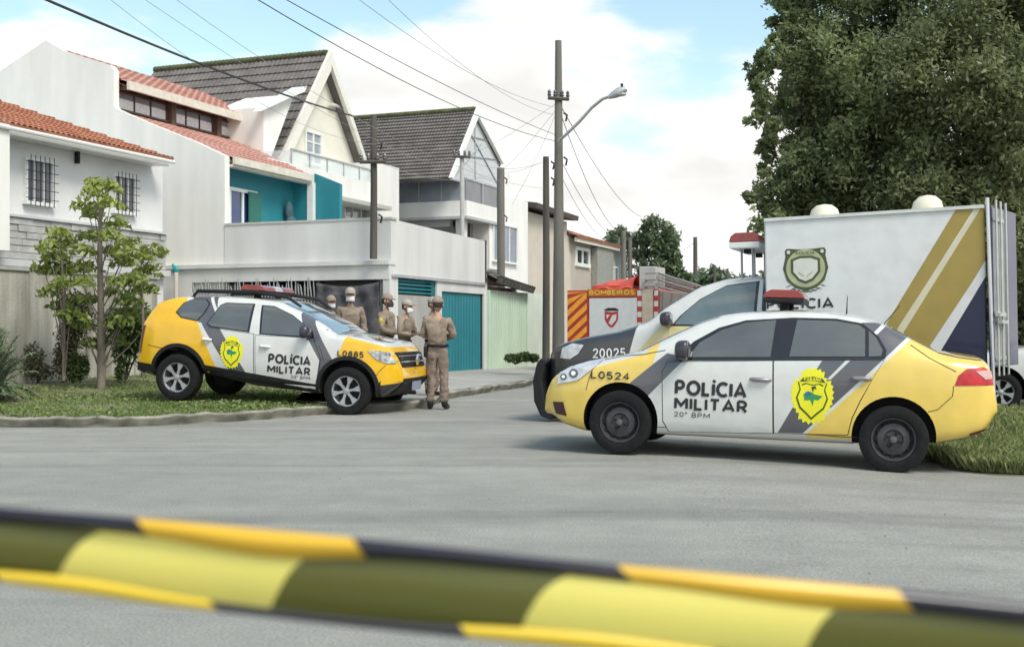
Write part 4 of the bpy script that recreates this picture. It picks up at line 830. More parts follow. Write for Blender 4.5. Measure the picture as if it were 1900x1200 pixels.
class Body:
    def __init__(s, F, near, top, bot, wkeys, belt, tumble=.42, crown=.035, roofmin=.5, n=None):
        s.F, s.near = F, near
        xa, xb = min(p[0] for p in top), max(p[0] for p in top); xs = np.arange(xa, xb+.001, .03); xs = np.append(xs, xb) if xb-xs[-1] > .005 else xs
        zt = smooth_profile(top, xs, 3); zb = smooth_profile(bot, xs, 3); w_ = smooth_profile(wkeys, xs, 2); be = smooth_profile(belt, xs, 2)
        s.rings = []
        for x, t, b, w0, bl in zip(xs, zt, zb, w_, be):
            h = max(0, t-bl); sh = min(bl, t-.05); wb_ = w0-.025; wt = max(wb_-.02-h*tumble, min(w0*.9, roofmin)) if h > .0 else wb_-.02
            wt = min(wt, wb_-.015); cr_ = crown*(1 if h > .1 else .9)
            half = [(0, b), (.8*w0, b), (.955*w0, b+.05), (w0*.992, b+.3*(sh-b)), (w0, b+.68*(sh-b)), (w0-.01, b+.9*(sh-b)), (wb_, sh), ((wb_+wt)/2+.012, (sh+t-cr_)/2), (wt, t-cr_-.015), (wt*(.93-.07*min(1, h/.3)), t-cr_*.55), (wt*.45, t-.006), (0, t)]
            half = chaikin(half, 2); ring = [(x, y, z) for y, z in half]+[(x, -y, z) for y, z in half[-2:0:-1]]; s.rings.append(ring)
        mb = MB(); nr = len(s.rings[0]); vs = [p for r in s.rings for p in r]; fs = []; mi = []
        for i in range(len(s.rings)-1):
            for j in range(nr):
                j2 = (j+1) % nr; fs.append((i*nr+j, i*nr+j2, (i+1)*nr+j2, (i+1)*nr+j)); mi.append(1 if (j < 7 or j >= nr-7) else 0)
        fs += [tuple(range(nr))[::-1], tuple((len(s.rings)-1)*nr+j for j in range(nr))]; mi += [0, 0]
        mb.v, mb.f, mb.m = vs, fs, mi; s.mb = mb
        s.bvh = BVHTree.FromPolygons([Vector(v) for v in vs], fs)
    def build(s, name, mats, parent, arches):
        o = s.mb.build(name, mats, parent, smooth=None)
        cs = []
        for (x, z, r, y0, y1) in arches:
            c = MB(); c.lathe([(r, y0), (r, y1)], (x, 0, z), 'y', 40, 1); co = c.build('cut', mats, parent); cs.append(co)
            b = o.modifiers.new('b', 'BOOLEAN'); b.operation = 'DIFFERENCE'; b.object = co; b.solver = 'EXACT'
        bpy.context.view_layer.update(); dg = bpy.context.evaluated_depsgraph_get(); me = bpy.data.meshes.new_from_object(o.evaluated_get(dg)); me.name = name
        o.modifiers.clear(); o.data = me
        for c in cs: bpy.data.objects.remove(c)
        me.polygons.foreach_set('use_smooth', [True]*len(me.polygons)); me.set_sharp_from_angle(angle=R(32)); return o
    def cast(s, a, b, axis, side, off, yhint=0):
        if axis == 'y': org, d = Vector((a, side*3, b)), Vector((0, -side, 0))
        elif axis == 'z': org, d = Vector((a, b, 6)), Vector((0, 0, -1))
        else: org, d = Vector((side*12, a, b)), Vector((-side, 0, 0))
        h, n, i, dist = s.bvh.ray_cast(org, d)
        if h is None:
            return None
        if n.dot(d) > 0: n = -n
        return np.array(h)+np.array(n)*off
    def shell(s, mb, poly, axis='y', side=1, off=.004, step=.07, m=0, rim=.012):
        poly = [tuple(map(float, p)) for p in poly]; bm = bmesh.new(); vs = [bm.verts.new((a, b, 0)) for a, b in poly]
        for t in tessellate_polygon([[Vector((a, b, 0)) for a, b in poly]]):
            try: bm.faces.new([vs[i] for i in t])
            except ValueError: pass
        A = np.array(poly); lo, hi = A.min(0), A.max(0)
        for ax in (0, 1):
            k = math.floor(lo[ax]/step)+1
            while k*step < hi[ax]:
                co = [0, 0, 0]; no = [0, 0, 0]; co[ax] = k*step; no[ax] = 1
                bmesh.ops.bisect_plane(bm, geom=bm.verts[:]+bm.edges[:]+bm.faces[:], plane_co=co, plane_no=no); k += 1
        bmesh.ops.remove_doubles(bm, verts=bm.verts, dist=1e-4); bm.verts.index_update()
        be = [e for e in bm.edges if len(e.link_faces) == 1]; P = []; good = {}
        for v in bm.verts:
            p = s.cast(v.co.x, v.co.y, axis, side, off); P.append(p)
        idx = {}; out_v = []
        for i, p in enumerate(P):
            if p is not None: idx[i] = len(out_v); out_v.append(p)
        fs = [tuple(idx[v.index] for v in f.verts) for f in bm.faces if all(v.index in idx for v in f.verts)]
        nv = len(out_v); inn = {}
        for e in be:
            a, b = e.verts[0].index, e.verts[1].index
            if a in idx and b in idx:
                for q in (a, b):
                    if q not in inn:
                        p = out_v[idx[q]].copy(); k = {'x': 0, 'y': 1, 'z': 2}[axis]; p[k] -= (side if axis != 'z' else 1)*rim; inn[q] = len(out_v); out_v.append(p)
                fs.append((idx[a], idx[b], inn[b], inn[a]))
        bm.free(); mb.add(out_v, fs, m); return mb
    def decal_text(s, mb, txt, quad, side, off=.009, m=0, axis='y', bold=.012, flip=1):
        """flat lettering laid on the body; quad = (x0, x1, z0, z1) with x0 at the first letter"""
        x0, x1, z0, z1 = quad; polys, w0, w1, h0, h1 = text_polys(txt, bold, abs(x1-x0)/abs(z1-z0))
        for k_, (vs, fs) in enumerate(polys):
            V = []
            for (u, v) in vs:
                x = x0+(x1-x0)*(u-w0)/(w1-w0); z = z0+(z1-z0)*(v-h0)/(h1-h0); p = s.cast(x, z, axis, side, off+.0004*(k_ % 5))
                V.append(p if p is not None else np.array((x, side*.8, z)))
            mb.add(V, fs, m)
def _el(cx, cz, rx, rz, a0, a1, n=12): return [(cx+rx*math.cos(R(a0+(a1-a0)*i/n)), cz+rz*math.sin(R(a0+(a1-a0)*i/n))) for i in range(n+1)]
GL = {'P': (.62, [[(0, 0), (0, 1)], [(0, 1), (.3, 1)]+_el(.3, .72, .28, .28, 90, -90, 8)+[(0, .44)]]), 'O': (.9, [_el(.45, .5, .45, .5, 0, 360, 24)]), 'L': (.5, [[(0, 1), (0, 0), (.5, 0)]]), 'I': (0, [[(0, 0), (0, 1)]]),
      'Í': (0, [[(0, 0), (0, .9)], [(-.02, 1.05), (.1, 1.22)]]), 'C': (.74, [_el(.45, .5, .45, .5, 48, 312, 20)]), 'A': (.8, [[(0, 0), (.4, 1), (.8, 0)], [(.14, .28), (.66, .28)]]), 'Á': (.8, [[(0, 0), (.4, 1), (.8, 0)], [(.14, .28), (.66, .28)], [(.36, 1.1), (.5, 1.25)]]),
      'M': (.88, [[(0, 0), (0, 1)], [(0, .97), (.44, .3), (.88, .97)], [(.88, 1), (.88, 0)]]), 'T': (.66, [[(0, 1), (.66, 1)], [(.33, 1), (.33, 0)]]), 'R': (.64, [[(0, 0), (0, 1)], [(0, 1), (.3, 1)]+_el(.3, .72, .28, .28, 90, -90, 8)+[(0, .44)], [(.3, .44), (.62, 0)]]),
      'B': (.6, [[(0, 0), (0, 1)], [(0, 1), (.28, 1)]+_el(.28, .76, .24, .24, 90, -90, 8)+[(0, .52)], [(.28, .52)]+_el(.3, .26, .28, .26, 90, -90, 8)+[(0, 0)]]), 'N': (.7, [[(0, 0), (0, 1)], [(0, .98), (.7, .02)], [(.7, 0), (.7, 1)]]), 'E': (.52, [[(.52, 1), (0, 1), (0, 0), (.52, 0)], [(0, .5), (.45, .5)]]),
      'S': (.56, [_el(.28, .74, .26, .26, 30, 270, 14)+_el(.28, .25, .28, .25, 90, -150, 14)]), '0': (.56, [_el(.28, .5, .28, .5, 0, 360, 22)]), '2': (.54, [_el(.27, .72, .26, .28, 170, -30, 12)+[(0, 0), (.56, 0)]]), '5': (.54, [[(.5, 1), (.06, 1), (.03, .56)]+_el(.25, .31, .28, .31, 115, -140, 14)]),
      '8': (.54, [_el(.27, .76, .22, .24, -90, 270, 16), _el(.27, .26, .27, .26, 90, 450, 16)]), '4': (.6, [[(.42, 0), (.42, 1), (0, .3), (.6, .3)]]), 'º': (.2, [_el(.1, .88, .1, .13, 0, 360, 10)]), ' ': (.2, [])}
def text_polys(txt, bold=.012, aspect=None):
    """bold stroke lettering: each stroke a ribbon"""
    th = .085+bold*1.6; x = 0; out_ = []; ws = 1
    if aspect: ws = (aspect*(1+2*th)-2*th)/(sum(GL[c][0] for c in txt)+.34*(len(txt)-1))
    for ch in txt:
        w_, st = GL[ch]
        for pl in st:
            pl = [q_ for j_, q_ in enumerate(pl) if j_ == 0 or abs(q_[0]-pl[j_-1][0])+abs(q_[1]-pl[j_-1][1]) > 1e-6]
            pl = [np.array((ws*(x+a), b)) for a, b in pl]; closed = np.linalg.norm(pl[0]-pl[-1]) < 1e-6; n = len(pl); vs = []
            for i in range(n):
                a = pl[i-1] if i > 0 else (pl[-2] if closed else None); c = pl[i+1] if i < n-1 else (pl[1] if closed else None)
                d0 = (pl[i]-a)/np.linalg.norm(pl[i]-a) if a is not None else None; d1 = (c-pl[i])/np.linalg.norm(c-pl[i]) if c is not None else None
                if d0 is None: d0 = d1
                if d1 is None: d1 = d0
                t_ = d0+d1; t_ /= np.linalg.norm(t_)+1e-9; nn_ = np.array((-t_[1], t_[0])); k_ = min(1.7, 1/max(.3, abs(nn_@np.array((-d0[1], d0[0]))))); vs += [tuple(pl[i]+nn_*th*k_), tuple(pl[i]-nn_*th*k_)]
            out_.append((vs, [(2*i, 2*i+1, 2*i+3, 2*i+2) for i in range(n-1)]))
        x += w_+.34
    A = np.array([p for vs, _ in out_ for p in vs]); return out_, A[:, 0].min(), A[:, 0].max(), -th, 1+th
def wheel(parent, x, y, r, side, style, z=None, wd=.20, turn=0.):
    """y = outer face of the tyre"""
    z = r if z is None else z; s = side; e = MB(); c = (0, 0, 0)
    def lat(mb, prof, m=0, seg=36): mb.lathe([(a, -b*s) for a, b in prof] if False else [(a, b*s) for a, b in prof], c, 'y', seg, m, cap=False)
    rr = r*.64
    lat(e, [(rr, -wd), (r*.86, -wd), (r*.97, -wd*.93), (r, -wd*.8), (r, -wd*.2), (r*.975, -wd*.06), (r*.87, -.002), (r*.7, .0), (rr, -.012), (rr, -wd)])
    t = MB(); lat(t, [(.01, -wd*.9), (rr*1.02, -wd*.9), (rr*1.02, -wd*.8), (.01, -wd*.8)])
    w_ = e.build('wheel', rubber, parent, smooth=40); w_.location = (x, y, z); w_.rotation_euler = (0, 0, turn)
    rim = MB()
    if style == 'steel':
        lat(rim, [(rr*1.0, -.004), (rr*1.0, -.02), (rr*.93, -.022), (rr*.88, -.06), (rr*.8, -.075), (rr*.72, -.05), (rr*.45, -.035), (rr*.38, -.05), (rr*.2, -.05), (rr*.18, -.02), (.01, -.018)]); lat(rim, [(rr*1.0, -wd*.9), (rr*1.01, -.02)])
        k = rim
        for i in range(12):
            a = 2*math.pi*i/12; k.lathe(m=1, prof=[(.022, 0), (.022, .012)], c=(math.cos(a)*rr*.77, -.062*s if s > 0 else .062-.012, math.sin(a)*rr*.77), axis='y', seg=10)
        for i in range(4):
            a = 2*math.pi*i/4+.4; k.lathe([(.012, 0), (.012, .03)], (math.cos(a)*rr*.29, (-.05 if s > 0 else .02), math.sin(a)*rr*.29), 'y', 8, 1)
        ro = rim.build('rim', [mat('black_steel_rim', (.06, .06, .065), .45, metal=.3, var=.3, scale=12), mat('rim_hole_black', (.006, .006, .006), .9)], w_, smooth=35)
        h = MB(); h.lathe([(.03, -.012*s), (.028, -.004*s), (.01, .0)], c, 'y', 14); h.build('hub_cap', mat('hub_grey', (.10, .10, .10), .5), ro, smooth=40)
    else:
        lat(rim, [(rr*1.02, -.002), (rr*1.02, -.02), (rr*.92, -.03), (rr*.90, -wd*.8), (rr*.98, -wd*.85)])
        nsp = 6
        for i in range(nsp):
            a = 2*math.pi*i/nsp+.26; ca, sa = math.cos(a), math.sin(a)
            for wv, r0_, r1_ in ((1, rr*.16, rr*.95),):
                q = []
                for rad, hw_, dep in ((rr*.12, .022, -.02), (rr*.5, .017, -.018), (rr*.94, .048, -.014)):
                    q += [(rad, hw_, dep), (rad, -hw_, dep)]
                V = [(ca*u-sa*v, d*s, sa*u+ca*v) for u, v, d in q]+[(ca*u-sa*v, (d-.03)*s, sa*u+ca*v) for u, v, d in q]
                rim.add(V, [(0,1,3,2),(2,3,5,4),(6,8,9,7),(8,10,11,9),(0,2,8,6),(2,4,10,8),(1,7,9,3),(3,9,11,5),(4,5,11,10)])
        lat(rim, [(rr*.2, -.03), (rr*.2, -.014), (rr*.12, -.006), (.005, -.006)])
        ro = rim.build('rim', mat('alloy', (.40, .41, .43), .35, metal=.6, var=.1), w_, smooth=35); t.build('brake_disc', mat('brake_dark', (.02, .02, .02), .7), ro)
    return w_
EMB = dict(y=mat('emblem_yellow', (.78, .74, .02), .5, var=.05), d=mat('emblem_dark_green', (.03, .07, .02), .5), g=mat('emblem_green', (.03, .26, .10), .5), b=mat('emblem_blue', (.04, .12, .35), .5))
def emblem(B, parent, cx, cz, w_, h_, side, flip):
    mb = MB(); pt = lambda u, v: (cx+u*w_*.5*flip, cz+v*h_*.5)
    def star(k=1, n=28, amp=.05):
        P = []
        for i in range(n*2):
            a = 2*math.pi*i/(n*2); r_ = k*(1+amp*(1 if i % 2 else -1)); u = math.sin(a); v = math.cos(a); q = 1+(.13 if v < -.8 else 0)-(.12 if .55 < abs(u) < .8 and v > .2 else 0); P.append(pt(u*r_*q, v*r_*q))
        return P
    def shield(k): return [pt(u*k, v*k-.06) for u, v in ((-.72, .55), (-.55, .42), (-.35, .5), (0, .44), (.35, .5), (.55, .42), (.72, .55), (.62, .25), (.78, -.1), (.6, -.5), (.25, -.75), (0, -.95), (-.25, -.75), (-.6, -.5), (-.78, -.1), (-.62, .25))]
    B.shell(mb, star(), 'y', side, .008, .1, 0); B.shell(mb, shield(.98), 'y', side, .011, .1, 1, .002); B.shell(mb, shield(.88), 'y', side, .013, .1, 0, .002)
    B.shell(mb, [pt(-.62, .47), pt(-.45, .62), pt(0, .68), pt(.45, .62), pt(.62, .47), pt(.42, .48), pt(0, .55), pt(-.42, .48)], 'y', side, .012, .1, 1, .002)
    B.shell(mb, [pt(*q) for q in ((-.42, -.02), (-.1, .1), (.12, 0), (.5, -.05), (.3, -.22), (.1, -.2), (.05, -.45), (-.08, -.22), (-.35, -.25))], 'y', side, .015, .1, 2, .002)
    B.shell(mb, [pt(*q) for q in ((-.36, .04), (-.18, .12), (-.05, .0), (-.25, -.08))], 'y', side, .017, .1, 3, .002)
    B.shell(mb, [pt(*q) for q in ((-.05, .28), (.14, .33), (.2, .2), (.08, .22), (.04, .05), (-.02, .2))], 'y', side, .015, .1, 1, .002)
    B.decal_text(mb, 'PARANÁ', (pt(-.42, 0)[0], pt(.42, 0)[0], pt(0, .50)[1], pt(0, .66)[1]), side, .015, 0)
    return mb.build('emblem', [EMB['y'], EMB['d'], EMB['g'], EMB['b']], parent)
ltr = mat('lettering_black', (.02, .02, .022), .5); ltw = mat('lettering_white', (.75, .76, .76), .5)
def lightbar(F, name, label, L_=1.15, red=(.26, .03, .025), legs=.05, dp=.19, hg=1., basem=None, group='light bars on the police vehicles'):
    """bar across the vehicle (along y), resting on the roof at z=0"""
    t = thing(name, F, label, 'light bar', group)
    mb = MB(); mb.box(-dp, dp, -L_/2, L_/2, legs-.045*(hg-1)*1.6, legs+.045); mb.build('base', basem or black_plastic, t, bevel=.012)
    clr = mat('red_lens', red, .18, coat=.6, var=.25, scale=9); gr = mat('clear_lens', (.45, .42, .42), .15, coat=.6)
    for k, (a, b, m_) in enumerate(((-.5, -.12, clr), (-.115, .115, gr), (.12, .5, clr))):
        q = MB(); q.prism([(-dp-.01, legs+.048), (dp+.01, legs+.048), (dp*.9, legs+.048+.052*hg), (dp*.6, legs+.048+.077*hg), (-dp*.6, legs+.048+.077*hg), (-dp*.9, legs+.048+.052*hg)], 'y', a*L_, b*L_); q.build('lens', m_, t, bevel=.012)
    for sg in (-1, 1): q = MB(); q.box(-.04, .04, sg*L_*.33-.04, sg*L_*.33+.04, -.03, legs); q.build('foot', black_plastic, t)
    return t
def mirror(parent, x, z, y, side, m, fwd=1):
    mb = MB(); mb.ell((x, y+side*.11, z+.04), (.10, .12, .105), seg=20, rings=14, fn=lambda p: ((1 if p[0] > 0 else -1)*abs(p[0])**.7*(1 if p[0]*fwd > 0 else .35), (1 if p[1] > 0 else -1)*abs(p[1])**.6, (1 if p[2] > 0 else -1)*abs(p[2])**.6*.9)); mb.tube([(x, y-side*.03, z-.03), (x, y+side*.06, z)], .03, 8)
    o = mb.build('mirror', m, parent, smooth=50); g = MB(); g.box(x-fwd*.04, x-fwd*.036, y+side*.04, y+side*.18, z-.02, z+.1); g.build('mirror_glass', car_glass, o); return o
def handle(parent, B, x0, x1, z, side, m=silver):
    p = B.cast((x0+x1)/2, z, 'y', side, 0); y = p[1]; mb = MB(); mb.tube([(x0, y, z), (x0+(x1-x0)*.15, y+side*.035, z), (x1-(x1-x0)*.15, y+side*.035, z), (x1, y, z)], [.016, .021, .021, .016], 8); return mb.build('door_handle', m, parent, smooth=50)
head_m = mat('headlight_lens', (.42, .44, .46), .1, c2=(.74, .75, .76), scale=14, coat=1.0, metal=.1); tail_m = mat('taillight_red', (.45, .012, .018), .2, coat=.3, var=.3, scale=12)
orange_m = mat('indicator_orange', (.65, .2, .02), .2, coat=.8)
YEL = (.76, .55, .11); YEL2 = (.82, .47, .006); DG = (.085, .085, .10); WH = (.62, .63, .61)

# ======== four-door saloon (foreground)
hw = .83
SF, wb = car_frame((1.031, 11.52, .012), (3.456, 10.78, -.089), 1, hw)
P = lambda px, py, y=hw: spx(SF, px, py, y)
PT = lambda L_, y=.5: [P(a, b, y) for a, b in L_]
top = PT([(1017, 735), (1021, 710), (1032, 692), (1060, 679), (1104, 665), (1150, 657), (1188, 650), (1245, 621), (1300, 595), (1345, 581), (1385, 576), (1460, 572), (1530, 575), (1590, 583), (1640, 598), (1690, 624), (1742, 651), (1790, 657), (1828, 663), (1838, 675), (1845, 705), (1849, 740)])
xf, xr = top[0][0], top[-1][0]
bot = PT([(1017, 774), (1035, 790), (1075, 803), (1215, 810), (1590, 828), (1735, 828), (1800, 818), (1840, 803), (1849, 775)], hw)
wk = [(xf, .60), (xf-.06, .68), (xf-.2, .755), (xf-.45, .80), (xf-.75, .82), (0, .835), (xr+.8, .83), (xr+.4, .80), (xr+.15, .73), (xr+.04, .66), (xr, .60)]
belt = [P(1017, 700), P(1150, 676), P(1250, 668), P(1450, 666), P(1640, 664), P(1845, 690)]
SB = Body(SF, 1, top, bot, wk, belt, tumble=.46, roofmin=.52)
car = thing('police_saloon', SF, 'yellow, white and grey four-door police saloon marked L0524, nearest to the camera', 'car')
q = lambda *L_: [P(a, b) for a, b in L_]
paintS = livery('saloon_livery', WH, [
    (YEL, q((900, 500), (1330, 560), (1268, 640), (1197, 737), (1160, 900), (900, 900))),
    (WH, q((1000, 500), (1420, 500), (1420, 592), (1300, 592), (1236, 632), (1000, 640))),
    (WH, q((1040, 698), (1092, 684), (1191, 676), (1199, 640), (1196, 500), (900, 500), (900, 690))), (DG, q((1161, 716), (1198, 738), (1272, 664), (1236, 655))),
    (YEL, q((1495, 806), (1590, 812), (1590, 950), (1495, 950))), (YEL, q((1497, 804), (1706, 616), (2000, 640), (2000, 1000), (1497, 1000))),
    (WH, q((1488, 804), (1497, 804), (1706, 616), (1699, 610))),
    (DG, q((1440, 803), (1489, 804), (1697, 614), (1650, 598), (1600, 598), (1523, 668), (1480, 740))),
    (WH, q((1534, 704), (1541, 704), (1652, 597), (1644, 594))),
    (WH, q((1180, 800), (1600, 817), (1600, 1000), (1180, 1000)))])
ra = .308; zc = ra; fx = wb/2; rx = -wb/2
arch = []
for (x, dr) in ((fx, .37), (rx, .37)):
    arch += [(x, zc+.02, dr, hw-.32, 1.2), (x, zc+.02, dr, -1.2, -(hw-.32))]
SB.build('body', [paintS, black_plastic], car, arch)
for s_ in (1, -1):
    mb = MB(); dlo = q((1250, 669), (1284, 634), (1330, 608), (1380, 594), (1470, 589), (1550, 591), (1600, 600), (1630, 624), (1645, 650), (1643, 665), (1630, 668)); SB.shell(mb, dlo, 'y', s_, .004, .08); fr = mb.build('window_frame', glossy_black, car, smooth=40)
    for g_ in (q((1275, 663), (1296, 636), (1335, 613), (1380, 599), (1437, 594), (1429, 663)), q((1477, 594), (1550, 596), (1594, 604), (1605, 612), (1605, 662), (1464, 662)), q((1612, 614), (1626, 628), (1638, 650), (1635, 661), (1612, 662))):
        mb = MB(); SB.shell(mb, g_, 'y', s_, .009, .08); mb.build('window', car_glass, fr, smooth=40)
    f1 = q((1229, 690), (1238, 672), (1433, 670), (1433, 803), (1240, 800), (1230, 780)); f2 = q((1436, 670), (1640, 669), (1620, 700), (1596, 742), (1580, 775), (1572, 806), (1436, 803))
    for f_, hx in ((f1, (1393, 1430, 703)), (f2, (1580, 1616, 701))):
        mb = MB(); cg = np.mean(f_, 0); SB.shell(mb, [tuple(np.array(p_)+np.sign(np.array(p_)-cg)*.007) for p_ in f_], 'y', s_, .003, .07); mb.build('door_gap', glossy_black, car, smooth=40)  # oversized dark shell, added to draw the gap round the door
        mb = MB(); SB.shell(mb, f_, 'y', s_, .007, .07); do = mb.build('door', paintS, car, smooth=40)
        a, z_ = P(hx[0], hx[2]); b, _ = P(hx[1], hx[2]); handle(do, SB, a, b, z_, s_, mat('handle_grey', (.28, .28, .30), .35, metal=.4))
    mb = MB(); mirror(car, P(1274, 657)[0], P(1274, 657)[1], SB.cast(*P(1268, 668), 'y', s_, 0)[1], s_, mat('mirror_black', (.03, .03, .04), .35, coat=.4))
    mb = MB(); SB.shell(mb, q((1031, 713), (1031, 694), (1050, 683), (1085, 673), (1116, 667), (1100, 684), (1070, 706)), 'y', s_, .014, .05); mb.build('headlight', head_m, car, smooth=40)
    mb = MB(); SB.shell(mb, q((1772, 716), (1779, 697), (1795, 685), (1826, 682), (1843, 690), (1846, 716)), 'y', s_, .006, .05); tl = mb.build('taillight', tail_m, car, smooth=40)
    mb = MB(); SB.shell(mb, q((1812, 690), (1838, 688), (1843, 704), (1830, 705)), 'y', s_, .011, .05); mb.build('reflector', mat('pale_pink_lens', (.6, .35, .33), .2, coat=.8), tl, smooth=40)
    mb = MB(); SB.shell(mb, q((1020, 746), (1042, 746), (1048, 772), (1026, 768)), 'y', s_, .007, .05); mb.build('fog_light', mat('fog_recess', (.06, .02, .03), .3), car)
    for x in (fx, rx): wheel(car, x, s_*(hw+.005), ra, s_, 'steel')
    mb = MB(); SB.shell(mb, q((1800, 806), (1842, 795), (1842, 799), (1802, 810)), 'y', s_, .006, .05); mb.build('bumper_slot', mat('dark_red_reflector', (.12, .02, .02), .4), car)
def strip_line(B, L_, s_, w_=.006, off=.003):
    L_ = [np.array(p_) for p_ in L_]; a_, b_ = [], []
    for i, p_ in enumerate(L_):
        t_ = L_[min(i+1, len(L_)-1)]-L_[max(i-1, 0)]; t_ /= np.linalg.norm(t_); n_ = np.array((-t_[1], t_[0]))*w_/2; a_.append(tuple(p_+n_)); b_.append(tuple(p_-n_))
    mb = MB(); B.shell(mb, a_+b_[::-1], 'y', s_, off, .05, rim=.003); return mb
for s_ in (1, -1):
    for L_ in (q((1098, 684), (1092, 700), (1086, 724)), q((1116, 668), (1150, 661), (1190, 658), (1232, 650)), q((1770, 716), (1768, 735), (1740, 760), (1722, 764)), q((1742, 655), (1780, 664), (1840, 672)), q((1216, 792), (1400, 799), (1590, 812)), q((1690, 640), (1724, 664), (1775, 690))):
        strip_line(SB, L_, s_).build('panel_gap', glossy_black, car)
    for c_, r_, m_ in ((q((1062, 694))[0], .050, 'lamp_bowl'), (q((1043, 700))[0], .036, 'lamp_bowl')):
        mb = MB(); SB.shell(mb, [(c_[0]+r_*math.cos(a), c_[1]+r_*.8*math.sin(a)) for a in np.linspace(0, 2*math.pi, 13)[:-1]], 'y', s_, .018, .05); lb_ = mb.build('lamp_bowl', mat('lamp_dark', (.10, .11, .12), .1, coat=1), car)
        mb = MB(); SB.shell(mb, [(c_[0]+r_*.5*math.cos(a), c_[1]+r_*.4*math.sin(a)) for a in np.linspace(0, 2*math.pi, 11)[:-1]], 'y', s_, .022, .05); mb.build('bulb', mat('lamp_bright', (.85, .86, .86), .1, coat=1), lb_)
# windscreen, rear glass, grille, plates
xa, xb = P(1192, 650, .5)[0], P(1335, 588, .5)[0]
mb = MB(); SB.shell(mb, [(xa-.02, -.62), (xa-.02, .62), (xb, .5), (xb, -.5)], 'z', 1, .006, .08); mb.build('windscreen', car_glass, car, smooth=40)
xa, xb = P(1655, 606, .5)[0], P(1738, 648, .5)[0]
mb = MB(); SB.shell(mb, [(xa, -.5), (xa, .5), (xb, .6), (xb, -.6)], 'z', 1, .006, .08); mb.build('rear_window', car_glass, car, smooth=40)
mb = MB(); SB.shell(mb, [(-.42, .62), (.42, .62), (.38, .50), (-.38, .50)], 'x', 1, .006, .08); mb.build('grille', black_plastic, car)
for tx_, (xa_, xb_, ya_, yb_, bo_) in {'POLÍCIA': (1253, 1387, 736, 707, .03), 'MILITAR': (1253, 1389, 763, 739, .03), '20º BPM': (1253, 1320, 774, 765, .0), 'L0524': (1095, 1167, 704, 690, .02)}.items():
    mb = MB(); SB.decal_text(mb, tx_, (P(xa_, 700)[0], P(xb_, 700)[0], P((xa_+xb_)/2, ya_)[1], P((xa_+xb_)/2, yb_)[1]), 1, .012, bold=bo_); mb.build('lettering', ltr, car)
c = P(1507, 731); emblem(SB, car, c[0], c[1], abs(P(1546, 731)[0]-P(1468, 731)[0]), P(1507, 683)[1]-P(1507, 779)[1], 1, -1)
ax_, az_ = P(1635, 596, 0); mb = MB(); mb.tube([(ax_, 0, az_-.06), (ax_-.17, 0, az_+.16)], [.006, .003], 5); mb.build('antenna', black_plastic, car)
ax_, az_ = P(1571, 580, -.1); mb = MB(); mb.tube([(ax_, -.1, az_-.02), (ax_, -.1, az_+.17)], [.008, .003], 5); mb.build('antenna', black_plastic, car)
cc = P(1460, 572, 0); lightbar(SF.sub(cc[0], 0, cc[1]-.005), 'light_bar', 'dark red light bar on the roof of the near yellow saloon', 1.0)

# ======== compact off-roader on the verge
hw = .88
UF, wb = car_frame((-2.41, 17.05, .0), (-5.01, 17.62, .178), -1, hw)
P = lambda px, py, y=-hw: spx(UF, px, py, y); q = lambda *L_: [P(a, b) for a, b in L_]
top = [P(a, b, -.6) for a, b in [(259, 668), (262, 643), (270, 604), (283, 571), (301, 555), (332, 548), (400, 547), (469, 550), (520, 556), (560, 575), (605, 599), (640, 617)]]+[P(a, b, -.1) for a, b in [(655, 620), (698, 625), (738, 633)]]+[P(a, b, .4) for a, b in [(766, 645), (777, 660), (786, 690)]]
xr, xf = top[0][0], top[-1][0]
bot = [(xr, P(259, 694)[1]), P(290, 700), P(371, 694), P(466, 717), P(600, 734), P(700, 740), (xf-.25, P(720, 740)[1]), (xf, P(740, 722)[1]+.06)]
wk = [(xf, .60), (xf-.05, .69), (xf-.2, .79), (xf-.45, .85), (xf-.8, .875), (0, .885), (xr+.7, .875), (xr+.3, .82), (xr+.08, .74), (xr, .66)]
belt = [P(259, 600), P(380, 602), P(480, 617), P(576, 628), P(700, 640), P(780, 660)]
UB = Body(UF, -1, top, bot, wk, belt, tumble=.30, roofmin=.62)
car = thing('police_suv', UF, 'yellow, white and grey police off-roader marked L0885, nose down over the kerb', 'car')
paintU = livery('suv_livery', WH, [
    (YEL2, q((200, 500), (341, 545), (345, 549), (365, 598), (434, 703), (434, 900), (200, 900))),
    (DG, q((344, 545), (392, 540), (402, 600), (366, 598))), (DG, q((360, 580), (400, 598), (468, 712), (434, 703))), (WH, q((376, 545), (382, 545), (412, 602), (406, 602))),
    (YEL2, q((583, 597), (1000, 700), (1000, 900), (640, 900), (600, 730), (622, 671))),
    (DG, q((540, 555), (582, 597), (604, 638), (568, 630))), (DG, q((566, 620), (604, 636), (624, 673), (592, 668))), (DG, q((593, 664), (624, 671), (606, 760), (578, 760))),
    (WH, q((576, 594), (584, 596), (626, 672), (619, 672))), (WH, q((576, 560), (589, 612), (652, 628), (706, 645), (900, 700), (900, 540))), ((.02, .02, .022), q((371, 679), (466, 704), (604, 722), (604, 900), (371, 900))),
    ((.02, .02, .022), q((600, 728), (689, 717), (735, 700), (900, 706), (900, 900), (600, 900))), ((.02, .02, .022), q((200, 673), (300, 677), (300, 900), (200, 900)))])
ra = .345; fx, rx = wb/2, -wb/2; arch = []
for x in (fx, rx): arch += [(x, ra+.03, .42, hw-.34, 1.3), (x, ra+.03, .42, -1.3, -(hw-.34))]
UB.build('body', [paintU, black_plastic], car, arch)
